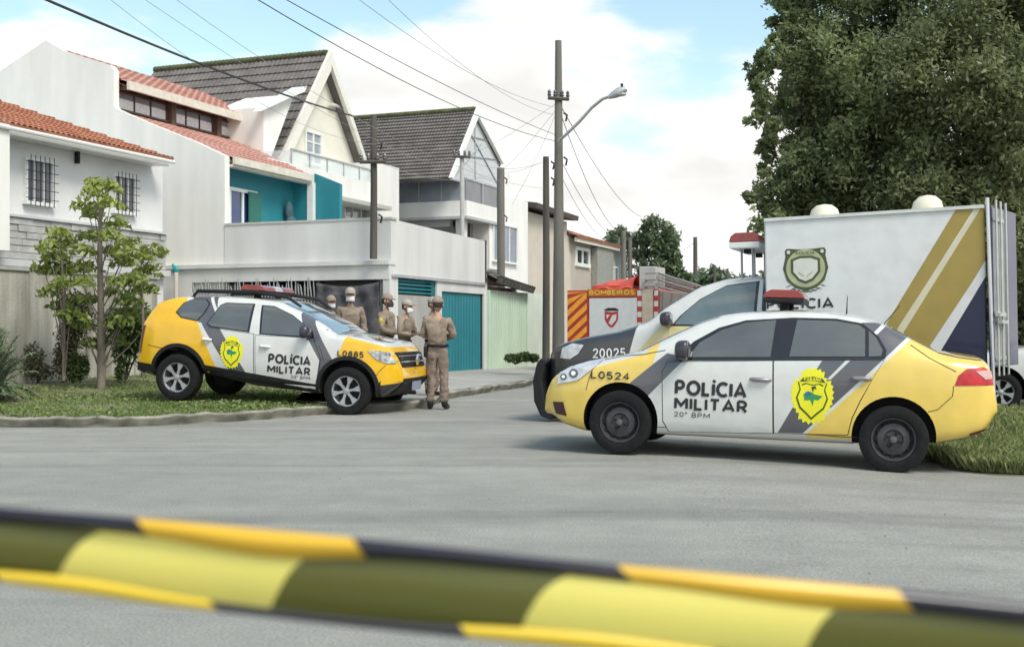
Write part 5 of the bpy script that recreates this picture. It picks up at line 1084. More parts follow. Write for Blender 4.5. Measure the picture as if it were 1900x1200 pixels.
def arc(cx, cz, r0, r1, a0=-8, a1=188, n=22):
    A = [R(a0+(a1-a0)*i/n) for i in range(n+1)]; return [(cx+r1*math.cos(a), cz+r1*math.sin(a)) for a in A]+[(cx+r0*math.cos(a), cz+r0*math.sin(a)) for a in A[::-1]]
for s_ in (-1, 1):
    for g_ in (q((323, 578), (334, 562), (347, 556), (372, 556), (380, 564), (374, 580), (363, 594), (334, 588)), q((384, 600), (403, 567), (412, 563), (461, 565), (458, 614), (392, 605)), q((481, 568), (503, 570), (535, 585), (572, 612), (577, 625), (484, 618))):
        mb = MB(); cg = np.mean(g_, 0); UB.shell(mb, [tuple(cg+(np.array(p)-cg)*1.09) for p in g_], 'y', s_, .004, .08); fr = mb.build('window_frame', glossy_black, car, smooth=40)
        mb = MB(); UB.shell(mb, g_, 'y', s_, .009, .08); mb.build('window', car_glass, fr, smooth=40)
    for f_, h_ in ((q((474, 622), (580, 628), (594, 665), (586, 722), (474, 704)), (483, 501, 642)), (q((386, 608), (470, 620), (470, 703), (440, 697), (418, 670), (398, 640)), (376, 392, 629))):
        mb = MB(); cg = np.mean(f_, 0); UB.shell(mb, [tuple(np.array(p_)+np.sign(np.array(p_)-cg)*.008) for p_ in f_], 'y', s_, .003, .07); mb.build('door_gap', glossy_black, car, smooth=40)  # dark shell behind the door, drawing its gap
        mb = MB(); UB.shell(mb, f_, 'y', s_, .007, .07); do = mb.build('door', paintU, car, smooth=40); a, z_ = P(h_[0], h_[2]); b, _ = P(h_[1], h_[2]); handle(do, UB, a, b, z_, s_, white_paint)
    for x in (fx, rx):
        mb = MB(); UB.shell(mb, arc(x, ra+.03, .418, .475, -4 if x > 0 else -4, 184), 'y', s_, .014, .08, rim=.03); mb.build('arch_trim', black_plastic, car, smooth=40)
        wheel(car, x, s_*(hw+.01), ra, s_, 'alloy', wd=.22)
    mb = MB(); UB.shell(mb, [(rx+.44, P(371, 676)[1]), (fx-.44, P(595, 714)[1]), (fx-.44, P(595, 730)[1]), (rx+.44, P(371, 692)[1])], 'y', s_, .012, .1, rim=.03); mb.build('sill_trim', black_plastic, car)
    mb = MB(); UB.shell(mb, [(xr+.02, P(270, 673)[1]), (rx-.40, P(280, 676)[1]), (rx-.38, P(280, 706)[1]), (xr+.02, P(270, 700)[1])], 'y', s_, .012, .1, rim=.03); mb.build('rear_bumper', black_plastic, car)
    mb = MB(); UB.shell(mb, [(fx+.42, P(690, 720)[1]), (xf-.28, P(720, 708)[1]), (xf-.28, P(720, 742)[1]), (fx+.44, P(690, 745)[1])], 'y', s_, .012, .06, rim=.03); mb.build('front_bumper', black_plastic, car, smooth=40)
    mb = MB(); UB.shell(mb, [(xf-.48, P(700, 652)[1]), (xf-.3, P(715, 652)[1]), (xf-.08, P(740, 658)[1]), (xf-.06, P(740, 676)[1]), (xf-.2, P(730, 676)[1]), (xf-.36, P(715, 668)[1])], 'y', s_, .014, .05); mb.build('headlight', mat('dark_headlight', (.05, .06, .07), .1, c2=(.6, .62, .64), scale=16, coat=1), car, smooth=40)
    mb = MB(); UB.shell(mb, [(xr+.02, P(262, 655)[1]), (xr+.10, P(262, 655)[1]), (xr+.16, P(275, 604)[1]), (xr+.08, P(270, 604)[1])], 'y', s_, .008, .05); mb.build('taillight', mat('dark_taillight', (.10, .01, .012), .15, coat=1), car, smooth=40)
    p_ = P(558, 620); mirror(car, p_[0]+.08, p_[1], UB.cast(*P(572, 630), 'y', s_, 0)[1], s_, mat('mirror_black', (.03, .03, .04), .35, coat=.4))
    mb = MB(); mb.tube([(P(339, 553)[0], s_*.60, P(339, 553)[1]+.0), (P(350, 545)[0], s_*.60, P(350, 545)[1]+.05), (P(460, 547)[0], s_*.60, P(460, 547)[1]+.05), (P(520, 556)[0], s_*.6, P(520, 556)[1]+.04), (P(545, 568)[0], s_*.6, P(545, 568)[1])], [.02, .028, .028, .026, .02], 8); mb.build('roof_rail', black_plastic, car, smooth=40)
xa, xb = P(648, 618, -.5)[0], P(533, 561, -.5)[0]
for s_ in (-1, 1):
    for L_ in (q((590, 640), (596, 652), (600, 668)), q((600, 612), (650, 622), (706, 636), (740, 646)), q((712, 678), (700, 690), (690, 706)), q((270, 640), (300, 646), (330, 648)), q((345, 550), (420, 548), (480, 551))):
        strip_line(UB, L_, s_, .007).build('panel_gap', glossy_black, car)
mb = MB(); UB.shell(mb, [(xa+.02, -.68), (xa+.02, .68), (xb, .56), (xb, -.56)], 'z', 1, .006, .08); mb.build('windscreen', mat('windscreen_glass', (.16, .21, .25), .05, coat=1, spec=.9), car, smooth=40)
mb = MB(); UB.shell(mb, [(-.60, P(770, 655, -.2)[1]+.0), (.60, P(770, 655, -.2)[1]), (.55, P(778, 682, -.2)[1]), (-.55, P(778, 682, -.2)[1])], 'x', 1, .01, .06); gr_ = mb.build('grille', black_plastic, car)
zg = P(778, 668, -.2)[1]; mb = MB(); mb.prism([(-.055, zg), (0, zg+.085), (.055, zg), (0, zg-.085)], 'x', xf+.0, xf+.03); UB.shell(mb, [(-.55, zg+.05), (.55, zg+.05), (.55, zg+.035), (-.55, zg+.035)], 'x', 1, .016, .06); UB.shell(mb, [(-.55, zg-.03), (.55, zg-.03), (.55, zg-.045), (-.55, zg-.045)], 'x', 1, .016, .06); mb.build('grille_trim', silver, gr_)
zb_ = P(786, 700, -.2)[1]
mb = MB(); UB.shell(mb, [(-.60, zb_-.02), (.60, zb_-.02), (.56, zb_-.25), (-.56, zb_-.25)], 'x', 1, .012, .06); mb.build('lower_grille', black_plastic, car)
mb = MB(); mb.box(xf+.012, xf+.03, -.2, .2, zb_-.2, zb_-.07); mb.build('number_plate', mat('plate_blue_grey', (.25, .30, .38), .4), car)
for tx_, (xa_, xb_, ya_, yb_, bo_) in {'POLÍCIA': (498, 577, 676, 658, .035), 'MILITAR': (497, 577, 694, 679, .035), '20º BPM': (541, 577, 703, 697, .0), 'L0885': (625, 673, 662, 651, .02)}.items():
    mb = MB(); UB.decal_text(mb, tx_, (P(xa_, 670)[0], P(xb_, 670)[0], P((xa_+xb_)/2, ya_)[1], P((xa_+xb_)/2, yb_)[1]), -1, .012, bold=bo_); mb.build('lettering', ltr, car)
c = P(430, 651); emblem(UB, car, c[0], c[1], abs(P(451, 651)[0]-P(409, 651)[0]), P(430, 623)[1]-P(430, 679)[1], -1, 1)
cc = P(497, 552, 0); lightbar(UF.sub(cc[0], 0, cc[1]-.0), 'light_bar', 'dark red light bar on the roof of the off-roader', 1.15)

# ======== pickup with white box body
hw = .9; nose, rear = np.array((.29, 15.7, 0)), np.array((5.49, 13.65, 0)); ax = (nose-rear)/np.linalg.norm(nose-rear)
nearN = np.array((ax[1], -ax[0], 0)); nearN = -np.cross((0, 0, 1), ax); nearN = nearN if nearN[1] < 0 else -nearN
LEN = np.linalg.norm(nose-rear); pit = R(1.0); xv = ax*math.cos(pit)+np.array((0, 0, -math.sin(pit)))
yv = np.cross((0, 0, 1.), xv); yv /= np.linalg.norm(yv); near = 1 if yv@nearN > 0 else -1
KF = Frame(rear-yv*near*hw+np.array((0, 0, -.05)), xv, yv, np.cross(xv, yv))
P = lambda px, py, y=near*hw: spx(KF, px, py, y); q = lambda *L_: [P(a, b) for a, b in L_]
truck = thing('police_pickup', KF, 'black, gold and white pickup marked 20025 carrying a tall white box body', 'truck')
top = [P(a, b, near*.5) for a, b in [(1026, 655), (1034, 642), (1050, 634), (1100, 622), (1155, 612), (1213, 594), (1243, 567), (1301, 530), (1347, 516), (1400, 511), (1415, 511), (1420, 515)]]
xf, xc = top[0][0], top[-1][0]
bot = [(xf, P(1030, 722)[1]), P(1060, 745), (xf-.8, .33), (xc, .33)]
wk = [(xf, .62), (xf-.08, .74), (xf-.3, .84), (xf-.7, .89), (xc, .90)]
belt = [P(1020, 640), P(1230, 606), P(1420, 600)]
KB = Body(KF, near, top, bot, wk, belt, tumble=.34, roofmin=.6)
GOLD = (.34, .25, .055)
paintK = livery('pickup_livery', WH, [(DG and (.028, .03, .035), q((800, 400), (1222, 400), (1222, 592), (1166, 660), (1130, 800), (800, 800))), ((.62, .53, .26), q((1230, 598), (1300, 603), (1262, 640), (1205, 700), (1130, 725), (1181, 653)))])
ra = .37; fx = xf-.78; rx_ = .85
KB.build('cab', [paintK, black_plastic], truck, [(fx, ra, .45, hw-.34, 1.3), (fx, ra, .45, -1.3, -(hw-.34))])
for s_ in (-1, 1):
    mb = MB(); g_ = q((1250, 602), (1264, 584), (1296, 555), (1340, 531), (1398, 523), (1396, 604)); cg = np.mean(g_, 0)
    KB.shell(mb, [tuple(cg+(np.array(p)-cg)*1.07) for p in g_], 'y', s_, .004, .08); fr = mb.build('window_frame', glossy_black, truck, smooth=40); mb = MB(); KB.shell(mb, g_, 'y', s_, .009, .08); mb.build('window', mat('clearer_car_glass', (.10, .14, .155), .05, c2=(.16, .2, .2), scale=3, coat=1), fr, smooth=40)
    mb = MB(); KB.shell(mb, q((1240, 610), (1405, 608), (1405, 720), (1240, 725)), 'y', s_, .007, .08); mb.build('door', paintK, truck, smooth=40)
    mb = MB(); KB.shell(mb, q((1036, 664), (1040, 646), (1060, 637), (1082, 640), (1072, 656), (1056, 666)), 'y', s_, .014, .05); mb.build('headlight', head_m, truck, smooth=40)
    wheel(truck, fx, s_*(hw+.01), ra, s_, 'alloy', wd=.24); wheel(truck, rx_, s_*(hw+.01), ra, s_, 'alloy', wd=.24)
    p_ = P(1243, 598); mirror(truck, p_[0], p_[1], KB.cast(*P(1262, 612), 'y', s_, 0)[1], s_, mat('mirror_black', (.03, .03, .04), .35, coat=.4))
xa, xb = P(1216, 594, near*.4)[0], P(1300, 530, near*.4)[0]
mb = MB(); KB.shell(mb, [(xa, -.7), (xa, .7), (xb, .6), (xb, -.6)], 'z', 1, .006, .08); mb.build('windscreen', car_glass, truck, smooth=40)
mb = MB(); KB.shell(mb, [(-.55, .98), (.55, .98), (.5, .72), (-.5, .72)], 'x', 1, .008, .08); mb.build('grille', black_plastic, truck)
mb = MB()
x0_ = xf
prof = [(-.03, .95), (.07, 1.0), (.14, .93), (.2, .7), (.19, .42), (.1, .22), (-.05, .17), (-.12, .24), (.02, .42), (.06, .7), (.02, .88)]
mb.prism([(x0_+a, z) for a, z in prof], 'y', -.78, .78); mb.build('bull_bar', black_plastic, truck, bevel=.03)
mb = MB(); KB.decal_text(mb, '20025', (P(1099, 655)[0], P(1161, 655)[0], P(1130, 664)[1], P(1130, 646)[1]), near, .012, bold=.0); mb.build('lettering', ltw, truck)
# box
bx1 = P(1421, 500)[0]; zt0 = P(1835, 381)[1]; zt1 = P(1421, 407)[1]; zb0 = .62
paintB = livery('box_livery', (.68, .70, .70), [(GOLD, q((1781, 360), (1813, 380), (1673, 600), (1600, 700), (1560, 740), (1652, 589))), ((.62, .58, .42), q((1811, 382), (1824, 382), (1684, 610), (1600, 740), (1580, 740), (1673, 598))),
    (GOLD, q((1823, 382), (1860, 382), (1860, 445), (1733, 641), (1685, 720), (1600, 740))), ((.66, .66, .66), q((1860, 440), (1860, 462), (1690, 740), (1660, 740))), ((.006, .009, .045), q((1862, 458), (1862, 900), (1600, 900), (1692, 740)))], coat=.25, rough=.45)
mb = MB(); mb.prism([(.0, zb0), (0, zt0), (bx1, zt1), (bx1, 1.75), (bx1, zb0)], 'y', -hw-.06, hw+.06); box = mb.build('box', [paintB], truck, bevel=.02)
mb = MB(); mb.box(.0, bx1, near*(hw+.062), near*(hw+.075), zb0, zb0+.1) if near > 0 else mb.box(0, bx1, -(hw+.075), -(hw+.062), zb0, zb0+.1); mb.build('skirt', steel, box)
mb = MB(); e0, e1 = sorted((near*(hw+.062), near*(hw+.085)))
mb.prism([(0, zt0-.035), (0, zt0+.004), (bx1, zt1+.004), (bx1, zt1-.035)], 'y', e0, e1); mb.build('box_edge_trim', mat('pale_trim', (.60, .62, .60), .5), box)
mb = MB(); mb.box(-.0, bx1+.3, -.45, .45, .35, zb0); mb.build('chassis', black_plastic, truck)
for (px, py) in ((1530, 398), (1721, 381)):
    a, z_ = P(px, py+6, 0); mb = MB(); zz = zt0+(zt1-zt0)*a/bx1; h_ = P(px, py-19, 0)[1]-zz; mb.lathe([(.19, -.02), (.19, h_*.35), (.165, h_*.7), (.1, h_*.93), (.01, h_)], (a, 0, zz), 'z', 20); mb.build('roof_vent', mat('cream_vent', (.68, .64, .50), .6), box, smooth=50)
# box lettering and crest: body helper that treats the flat side as a plane
class Plane:
    def __init__(s, y, side): s.y, s.side = y, side
    def cast(s, a, b, axis, side, off): return np.array((a, s.y+side*off, b))
    shell = Body.shell; decal_text = Body.decal_text
PB = Plane(near*(hw+.06), near); mb = MB()
PB.decal_text(mb, 'POLÍCIA', (P(1424, 560)[0], P(1548, 560)[0], P(1500, 573)[1], P(1500, 553)[1]), near, .006, 0, bold=.02); mb.build('lettering', ltr, box)
mb = MB(); c = P(1496, 498); r_ = abs(P(1496, 460)[1]-P(1496, 498)[1]); pt = lambda u, v: (c[0]-near*0-u*r_*(1), c[1]+v*r_)
circ = lambda k, n=28: [pt(math.sin(2*math.pi*i/n)*k, math.cos(2*math.pi*i/n)*k) for i in range(n)]
PB.shell(mb, [pt(*w_) for w_ in ((-.98, .86), (-.9, .97), (-.74, .97), (-.4, .93), (.4, .93), (.74, .97), (.9, .97), (.98, .86), (.95, .6), (1.08, 0), (.9, -.6), (.5, -.95), (0, -1.12), (-.5, -.95), (-.9, -.6), (-1.08, 0), (-.95, .6))], 'y', near, .004, .3, 0, .002)
PB.shell(mb, circ(.93), 'y', near, .006, .3, 1, .001); PB.shell(mb, [pt(*w_) for w_ in ((-.7, .45), (-.3, .6), (.3, .6), (.7, .45), (.7, -.2), (.35, -.62), (0, -.76), (-.35, -.62), (-.7, -.2))], 'y', near, .008, .3, 0, .001)
PB.shell(mb, [pt(*w_) for w_ in ((-.58, .36), (-.25, .48), (.25, .48), (.58, .36), (.58, -.16), (.3, -.5), (0, -.63), (-.3, -.5), (-.58, -.16))], 'y', near, .010, .3, 2, .001)
for sg in (-1, 1):
    PB.shell(mb, [pt(sg*.80+.09*math.cos(a), .80+.09*math.sin(a)) for a in np.linspace(0, 6.28, 11)[:-1]], 'y', near, .012, .3, 2, .001); PB.shell(mb, [pt(sg*.2+.14*a, -.28+sg*.1*a+.05*b) for a, b in ((-1, -1), (1, -.4), (1, .6), (-1, .2))], 'y', near, .014, .3, 1, .001)
PB.decal_text(mb, 'POLÍCIA', (pt(-.45, 0)[0], pt(.45, 0)[0], pt(0, .66)[1], pt(0, .82)[1]), near, .013, 0)
for k in range(7): a = -2.3+k*.2; PB.shell(mb, [pt(1.22*math.cos(a)+.16*u-0, 1.15*math.sin(a)+.05*v) for u, v in ((-1, -1), (0, -.2), (1, 1), (0, .8))], 'y', near, .005, .3, 0, .001); PB.shell(mb, [pt(-1.22*math.cos(a)-.16*u, 1.15*math.sin(a)+.05*v) for u, v in ((-1, -1), (0, -.2), (1, 1), (0, .8))], 'y', near, .005, .3, 0, .001)
mb.build('emblem', [mat('crest_olive', (.07, .085, .03), .5), mat('crest_pale', (.38, .41, .25), .5), mat('crest_white', (.62, .64, .58), .5)], box)
# rear door ajar with locking bars
da = R(14); dz0, dz1 = zb0+.22, zt0-.01; DW = 1.2; dv = np.array((-math.sin(da), -near*math.cos(da), 0)); nv_ = np.array((-math.cos(da), near*math.sin(da), 0)); dO = np.array((-.02, near*(hw+.05), 0))
def dpt(u, v, z): return dO+dv*u+nv_*v+np.array((0, 0, z))
def dbox(mb, u0, u1, v0, v1, z0, z1, m=0): mb.add([dpt(u, v, z) for z in (z0, z1) for (u, v) in ((u0, v0), (u1, v0), (u1, v1), (u0, v1))], [(0,3,2,1),(4,5,6,7),(0,1,5,4),(1,2,6,5),(2,3,7,6),(3,0,4,7)], m)
mb = MB(); dbox(mb, 0, DW, 0, .05, dz0, dz1); dr_ = mb.build('rear_door', [mat('navy_paint', (.012, .018, .075), .4, coat=.4)], box)
mb = MB(); dbox(mb, .04, .56, .051, .058, dz0+.02, dz1-.02); mb.build('door_panel', mat('grey_panel', (.33, .34, .33), .5), dr_)
mb = MB()
for u in (.08, .30, .54): mb.tube([dpt(u, .085, dz0-.1), dpt(u, .085, dz1+.07)], .013, 8)
for z_ in (dz0+.1, dz0+.62, dz1-.15): dbox(mb, .03, .5, .06, .075, z_-.02, z_+.02)
dbox(mb, .0, .3, .075, .13, dz0+.58, dz0+.62); dbox(mb, .04, .35, .09, .14, dz0+.50, dz0+.535)
mb.build('locking_bar', mat('galvanised', (.50, .52, .50), .4, metal=.5), dr_)
mb = MB(); mb.tube([(-.06, near*(hw+.1), zb0-.2), (-.03, near*(hw+.08), zt0+.08)], .022, 8); mb.build('corner_post', silver, box)
# raised light bar on the cab roof
lx, lz = P(1398, 470, 0); t = lightbar(KF.sub(lx, near*-.0, lz), 'light_bar', 'red and white light bar raised on legs above the pickup cab', 1.3, legs=.06, hg=1.5, red=(.45, .05, .04), basem=white_paint)
mb = MB()
for y_ in (-.4, .4):
    for x_ in (-.08, .08): mb.tube([(x_, y_, .03), (x_, y_, KB.cast(lx, y_, 'z', 1, 0)[2]-lz-.01)], .016, 6)
mb.build('leg_frame', steel, t)

# ======== white car parked on the right behind the saloon
hw = .86
wF = np.array(((1857-950)/114*1., 2200/114, 0)); wF[2] = gz(wF[0], wF[1])+.0; axw = np.array((-.97, .24, 0)); axw /= np.linalg.norm(axw)
HF, wb = car_frame(wF, wF-axw*2.55, 1, hw); car = thing('parked_car', HF, 'white parked car cut by the right edge, only its front wheel and wing showing', 'car')
P = lambda px, py, y=hw: spx(HF, px, py, y); fx, rx = wb/2, -wb/2
top = [(fx+.82, .66), (fx+.78, .80), (fx+.6, .90), (fx+.2, 1.0), (fx-.35, 1.07), (fx-.6, 1.16), (fx-1.1, 1.46), (fx-1.5, 1.53), (fx-2.3, 1.54), (rx-.2, 1.46), (rx-.55, 1.12), (rx-.65, .9), (rx-.68, .6)]
bot = [(fx+.82, .35), (fx+.6, .2), (0, .2), (rx-.5, .25), (rx-.68, .4)]
wk = [(fx+.82, .5), (fx+.7, .68), (fx+.4, .82), (0, .87), (rx-.4, .82), (rx-.68, .6)]; belt = [(fx+.82, .75), (fx-.4, 1.0), (rx-.6, 1.08)]
HB = Body(HF, 1, top, bot, wk, belt); wp = mat('white_car_paint', WH, .3, coat=.7, var=.05, scale=3); ra = .33
HB.build('body', [wp, black_plastic], car, [(x, ra+.03, .40, a_, b_) for x in (fx, rx) for a_, b_ in ((hw-.34, 1.3), (-1.3, -(hw-.34)))])
for s_ in (1, -1):
    mb = MB(); HB.shell(mb, [(fx-.55, 1.05), (fx-1.05, 1.4), (fx-1.5, 1.46), (rx-.1, 1.38), (rx-.35, 1.12)], 'y', s_, .005, .1); mb.build('window', car_glass, car, smooth=40)
    mb = MB(); HB.shell(mb, [(fx-.45, .3), (fx-.45, 1.0), (fx-1.4, 1.02), (fx-1.4, .3)], 'y', s_, .006, .1); mb.build('door', wp, car, smooth=40)
    mb = MB(); HB.shell(mb, [(fx-.42, .2), (fx-.42, .42), (rx+.42, .42), (rx+.42, .2)], 'y', s_, .012, .1); mb.build('sill_trim', black_plastic, car)
    mb = MB(); HB.shell(mb, [(fx+.75, .62), (fx+.72, .78), (fx+.4, .86), (fx+.5, .68)], 'y', s_, .006, .1); mb.build('headlight', head_m, car, smooth=40)
    for x in (fx, rx): wheel(car, x, s_*(hw+.005), ra, s_, 'alloy')
mb = MB(); HB.shell(mb, [(fx-.42, -.6), (fx-.42, .6), (fx-1.05, .5), (fx-1.05, -.5)], 'z', 1, .006, .1); mb.build('windscreen', car_glass, car, smooth=40)

# ======== fire engine seen from behind, down the street
dT = 31.0; oT = W(1222, 615, dT); oT[2] = 0; TF = Frame(oT, (dx, dy, 0), (-dy, dx, 0), (0, 0, 1))
ft = thing('fire_engine', TF, 'red fire engine seen from behind with orange chevrons, white rear panel and ladders on top', 'truck')
p = lambda px, py, x=0: TF.xp(px, py, x); yL = p(1052, 560)[0]; z1 = p(1100, 538)[1]
redm = mat('fire_red', (.42, .03, .02), .4, coat=.3, var=.1); orm = mat('chevron_orange', (.80, .34, .03), .5); ylm = mat('sign_yellow', (.78, .55, .08), .5); pan = mat('rear_panel_white', (.62, .64, .64), .45, var=.05); beigep = mat('beige_panel', (.52, .44, .34), .6)
mb = MB(); mb.box(0, 7.2, 0, yL, .55, z1); mb.build('body', redm, ft, bevel=.03)
mb = MB(); mb.box(7.25, 9, .05, yL-.05, .5, z1-.2); mb.build('cab', redm, ft, bevel=.08)
mb = MB(); mb.box(.4, 8.6, .2, yL-.2, .35, .54); mb.build('chassis', black_plastic, ft)
ya = p(1089, 560)[0]; z0 = .6
mb = MB(); mb.box(-.012, -.002, ya, yL-.02, z0, z1-.05); co = mb.build('chevron_panel', redm, ft); mb = MB(); wv = yL-.02-ya; 
zz = z0-.2
while zz < z1:
    lo = [(yL-.02, zz-.0), (yL-.02, zz+.17), (ya, zz+.17+wv*.9), (ya, zz+wv*.9)]; lo = [(a, min(max(b, z0), z1-.05)) for a, b in lo]
    if max(b for a, b in lo)-min(b for a, b in lo) > .02: mb.prism(lo, 'x', -.018, -.0125)
    zz += .30
mb.build('chevron_stripes', orm, co)
yh0, yh1 = p(1181, 545)[0], ya-.03; mb = MB(); mb.box(-.03, -.002, yh0, yh1, p(1130, 550)[1], z1+.02); hd = mb.build('header_sign', mat('sign_orange', (.50, .11, .015), .5), ft)
polys, w0, w1, h0, h1 = text_polys('BOMBEIROS', .02, 8.5); zz0, zz1 = p(1130, 547)[1], p(1130, 538)[1]; mb = MB()
for k_, (vs_, fs_) in enumerate(polys): mb.add([(-.036-.0005*(k_ % 5), yh1-.05-(yh1-yh0-.1)*(u-w0)/(w1-w0), zz0+(zz1-zz0)*(v-h0)/(h1-h0)) for u, v in vs_], fs_)
mb.build('lettering', ylm, hd)
y0_, y1_ = p(1182, 590)[0], p(1094, 590)[0]; mb = MB(); mb.box(-.02, -.002, y0_, y1_, z0, p(1130, 553)[1]); wp_ = mb.build('rear_panel', pan, ft)
c = p(1135, 590); r_ = p(1135, 572)[1]-c[1]; mb = MB(); S_ = lambda k, L_: [(c[0]+u*r_*k, c[1]+v*r_*k) for u, v in L_]; sh_ = ((-.72, .7), (0, .6), (.72, .7), (.7, -.2), (.3, -.8), (0, -1), (-.3, -.8), (-.7, -.2))
mb.prism(S_(1, sh_), 'x', -.026, -.021, 0); mb.prism(S_(1, ((-.55, .4), (-.1, .3), (.3, -.5), (.0, -.75), (-.5, -.2))), 'x', -.030, -.0265, 1); mb.prism(S_(1, ((.15, .35), (.55, .35), (.5, -.1))), 'x', -.030, -.0265, 1); mb.prism(S_(1, ((-.8, .85), (-.4, 1.05), (.4, 1.05), (.8, .85), (.7, .75), (-.7, .75))), 'x', -.026, -.021, 2)
mb.build('emblem', [mat('crest_red', (.45, .03, .03), .5), pan, ltr], wp_)
for (a, b) in ((1183, 1191), (1214, 1221)):
    ya_, yb2 = p(b, 560)[0], p(a, 560)[0]; mb = MB(); k = 0; zz = z0
    while zz < z1: mb.box(-.02, -.002, max(ya_, 0), yb2, zz, min(zz+.14, z1), k % 2); zz += .14; k += 1
    mb.build('warning_strip', [redm, pan], ft)
ya_, yb2 = p(1212, 560)[0], p(1192, 560)[0]; mb = MB(); mb.box(-.03, -.002, ya_, yb2, z0, z1); mb.build('side_locker', beigep, ft)
mb = MB(); mb.box(.05, 7.1, -.02, -.002, .6, z1-.04)
for i in range(6): mb.box(.3+i*1.05, .34+i*1.05, -.03, -.02, .65, z1-.08)
mb.build('shutter', mat('dim_shutter', (.13, .11, .10), .5, var=.3, scale=3), ft)
for s_ in (-1, 1):
    yy_ = .0 if s_ < 0 else yL
    for x in (1.6, 7.4): wheel(ft, x, yy_-s_*.02 if s_ > 0 else .02, .48, s_, 'steel', wd=.28)
mb = MB(); ya_, yb2 = p(1181, 515, .6)[0], p(1106, 520, .6)[0]; rows = []
for i in range(20):
    u = i/19; y_ = ya_+(yb2-ya_)*u; rows.append([(.2+1.6*v, y_, z1+.03+(.36-.2*u)*math.sin(math.pi*min(1, max(0, v)))**.4+.03*math.sin(11*u+5*v)) for v in np.linspace(0, 1, 10)])
mb.grid(rows); mb.box(.25, 1.7, ya_, yb2, z1+.005, z1+.12); mb.build('red_cover', mat('red_tarpaulin', (.55, .09, .06), .6, var=.2, scale=5), ft, smooth=50)
mb = MB(); mb.box(.1, 1.1, p(1215, 520)[0], p(1184, 520)[0], z1+.0, p(1200, 494)[1]); mb.build('roof_locker', mat('roof_locker_grey', (.50, .47, .45), .6, var=.1), ft, bevel=.02)
zA = p(1215, 498)[1]
for k in range(3):
    mb = MB()
    for y_ in (.02+k*.0, .35): mb.tube([(-.1+.1*k, y_, z1+.08+.17*k), (5.5, y_, z1-.1+.17*k)], .03, 6)
    for i in range(14): x = i*.4; mb.tube([(x, .02, z1+.08+.17*k-.0327*x), (x, .35, z1+.08+.17*k-.0327*x)], .018, 5)
    lo = mb.build('ladder', mat('ladder_grey', (.30, .29, .28), .5, metal=.3)); place(lo, TF); tag(lo, ['lowest aluminium ladder on the right of the fire engine roof', 'middle aluminium ladder on the right of the fire engine roof', 'topmost aluminium ladder on the right of the fire engine roof'][k], 'ladder', 'ladders on the fire engine')
# ------------------------------------------------------------ people
def skin(verts, edges, rad, sub=2):
    me = bpy.data.meshes.new('k'); me.from_pydata([tuple(map(float, v)) for v in verts], edges, []); o = bpy.data.objects.new('k', me); COL.objects.link(o)
    md = o.modifiers.new('s', 'SKIN'); md.use_smooth_shade = True; md.branch_smoothing = .3
    lay = me.skin_vertices[0].data if me.skin_vertices else None
    if lay is None:
        bm = bmesh.new(); bm.from_mesh(me); bm.verts.layers.skin.verify(); bm.to_mesh(me); bm.free(); lay = me.skin_vertices[0].data
    for i, r_ in enumerate(rad): lay[i].radius = r_ if isinstance(r_, tuple) else (r_, r_)
    for i in range(len(rad)): lay[i].use_root = (i == 0)
    s2 = o.modifiers.new('u', 'SUBSURF'); s2.levels = sub; s2.render_levels = sub
    bpy.context.view_layer.update(); m2 = bpy.data.meshes.new_from_object(o.evaluated_get(bpy.context.evaluated_depsgraph_get()))
    vs = [tuple(v.co) for v in m2.vertices]; fs = [tuple(p.vertices) for p in m2.polygons]; bpy.data.objects.remove(o); return vs, fs
khaki = mat('khaki_uniform', (.19, .15, .115), .85, c2=(.31, .25, .195), scale=9, bump=.4, bscale=16); khaki2 = mat('khaki_trousers', (.165, .13, .105), .85, c2=(.26, .205, .17), scale=8, bump=.4, bscale=14)
skinm = mat('skin_tone', (.42, .24, .17), .55, var=.06); hairm = mat('dark_hair', (.03, .022, .018), .8); capm = mat('khaki_cap', (.27, .21, .165), .8, var=.1, scale=12)
capg = mat('pale_cap', (.36, .32, .27), .8, var=.1, scale=12); maskw = mat('white_mask', (.72, .72, .72), .7, var=.04); maskb = mat('black_mask', (.03, .03, .035), .7); boot = mat('black_boot', (.015, .014, .014), .4); vestm = mat('tan_vest', (.17, .16, .12), .85, c2=(.25, .22, .16), scale=9, bump=.4)
from mathutils import noise as mnoise
def folds(vs, k, amp=.012, sc=7.):
    o_ = []
    for v in vs:
        p_ = Vector((v[0]*sc, v[1]*sc, v[2]*sc*1.3)); d_ = mnoise.noise_vector(p_)*amp+mnoise.noise_vector(p_*2.6)*amp*.5; o_.append((v[0]+d_[0]*k, v[1]+d_[1]*k, v[2]+d_[2]*k*.5))
    return o_
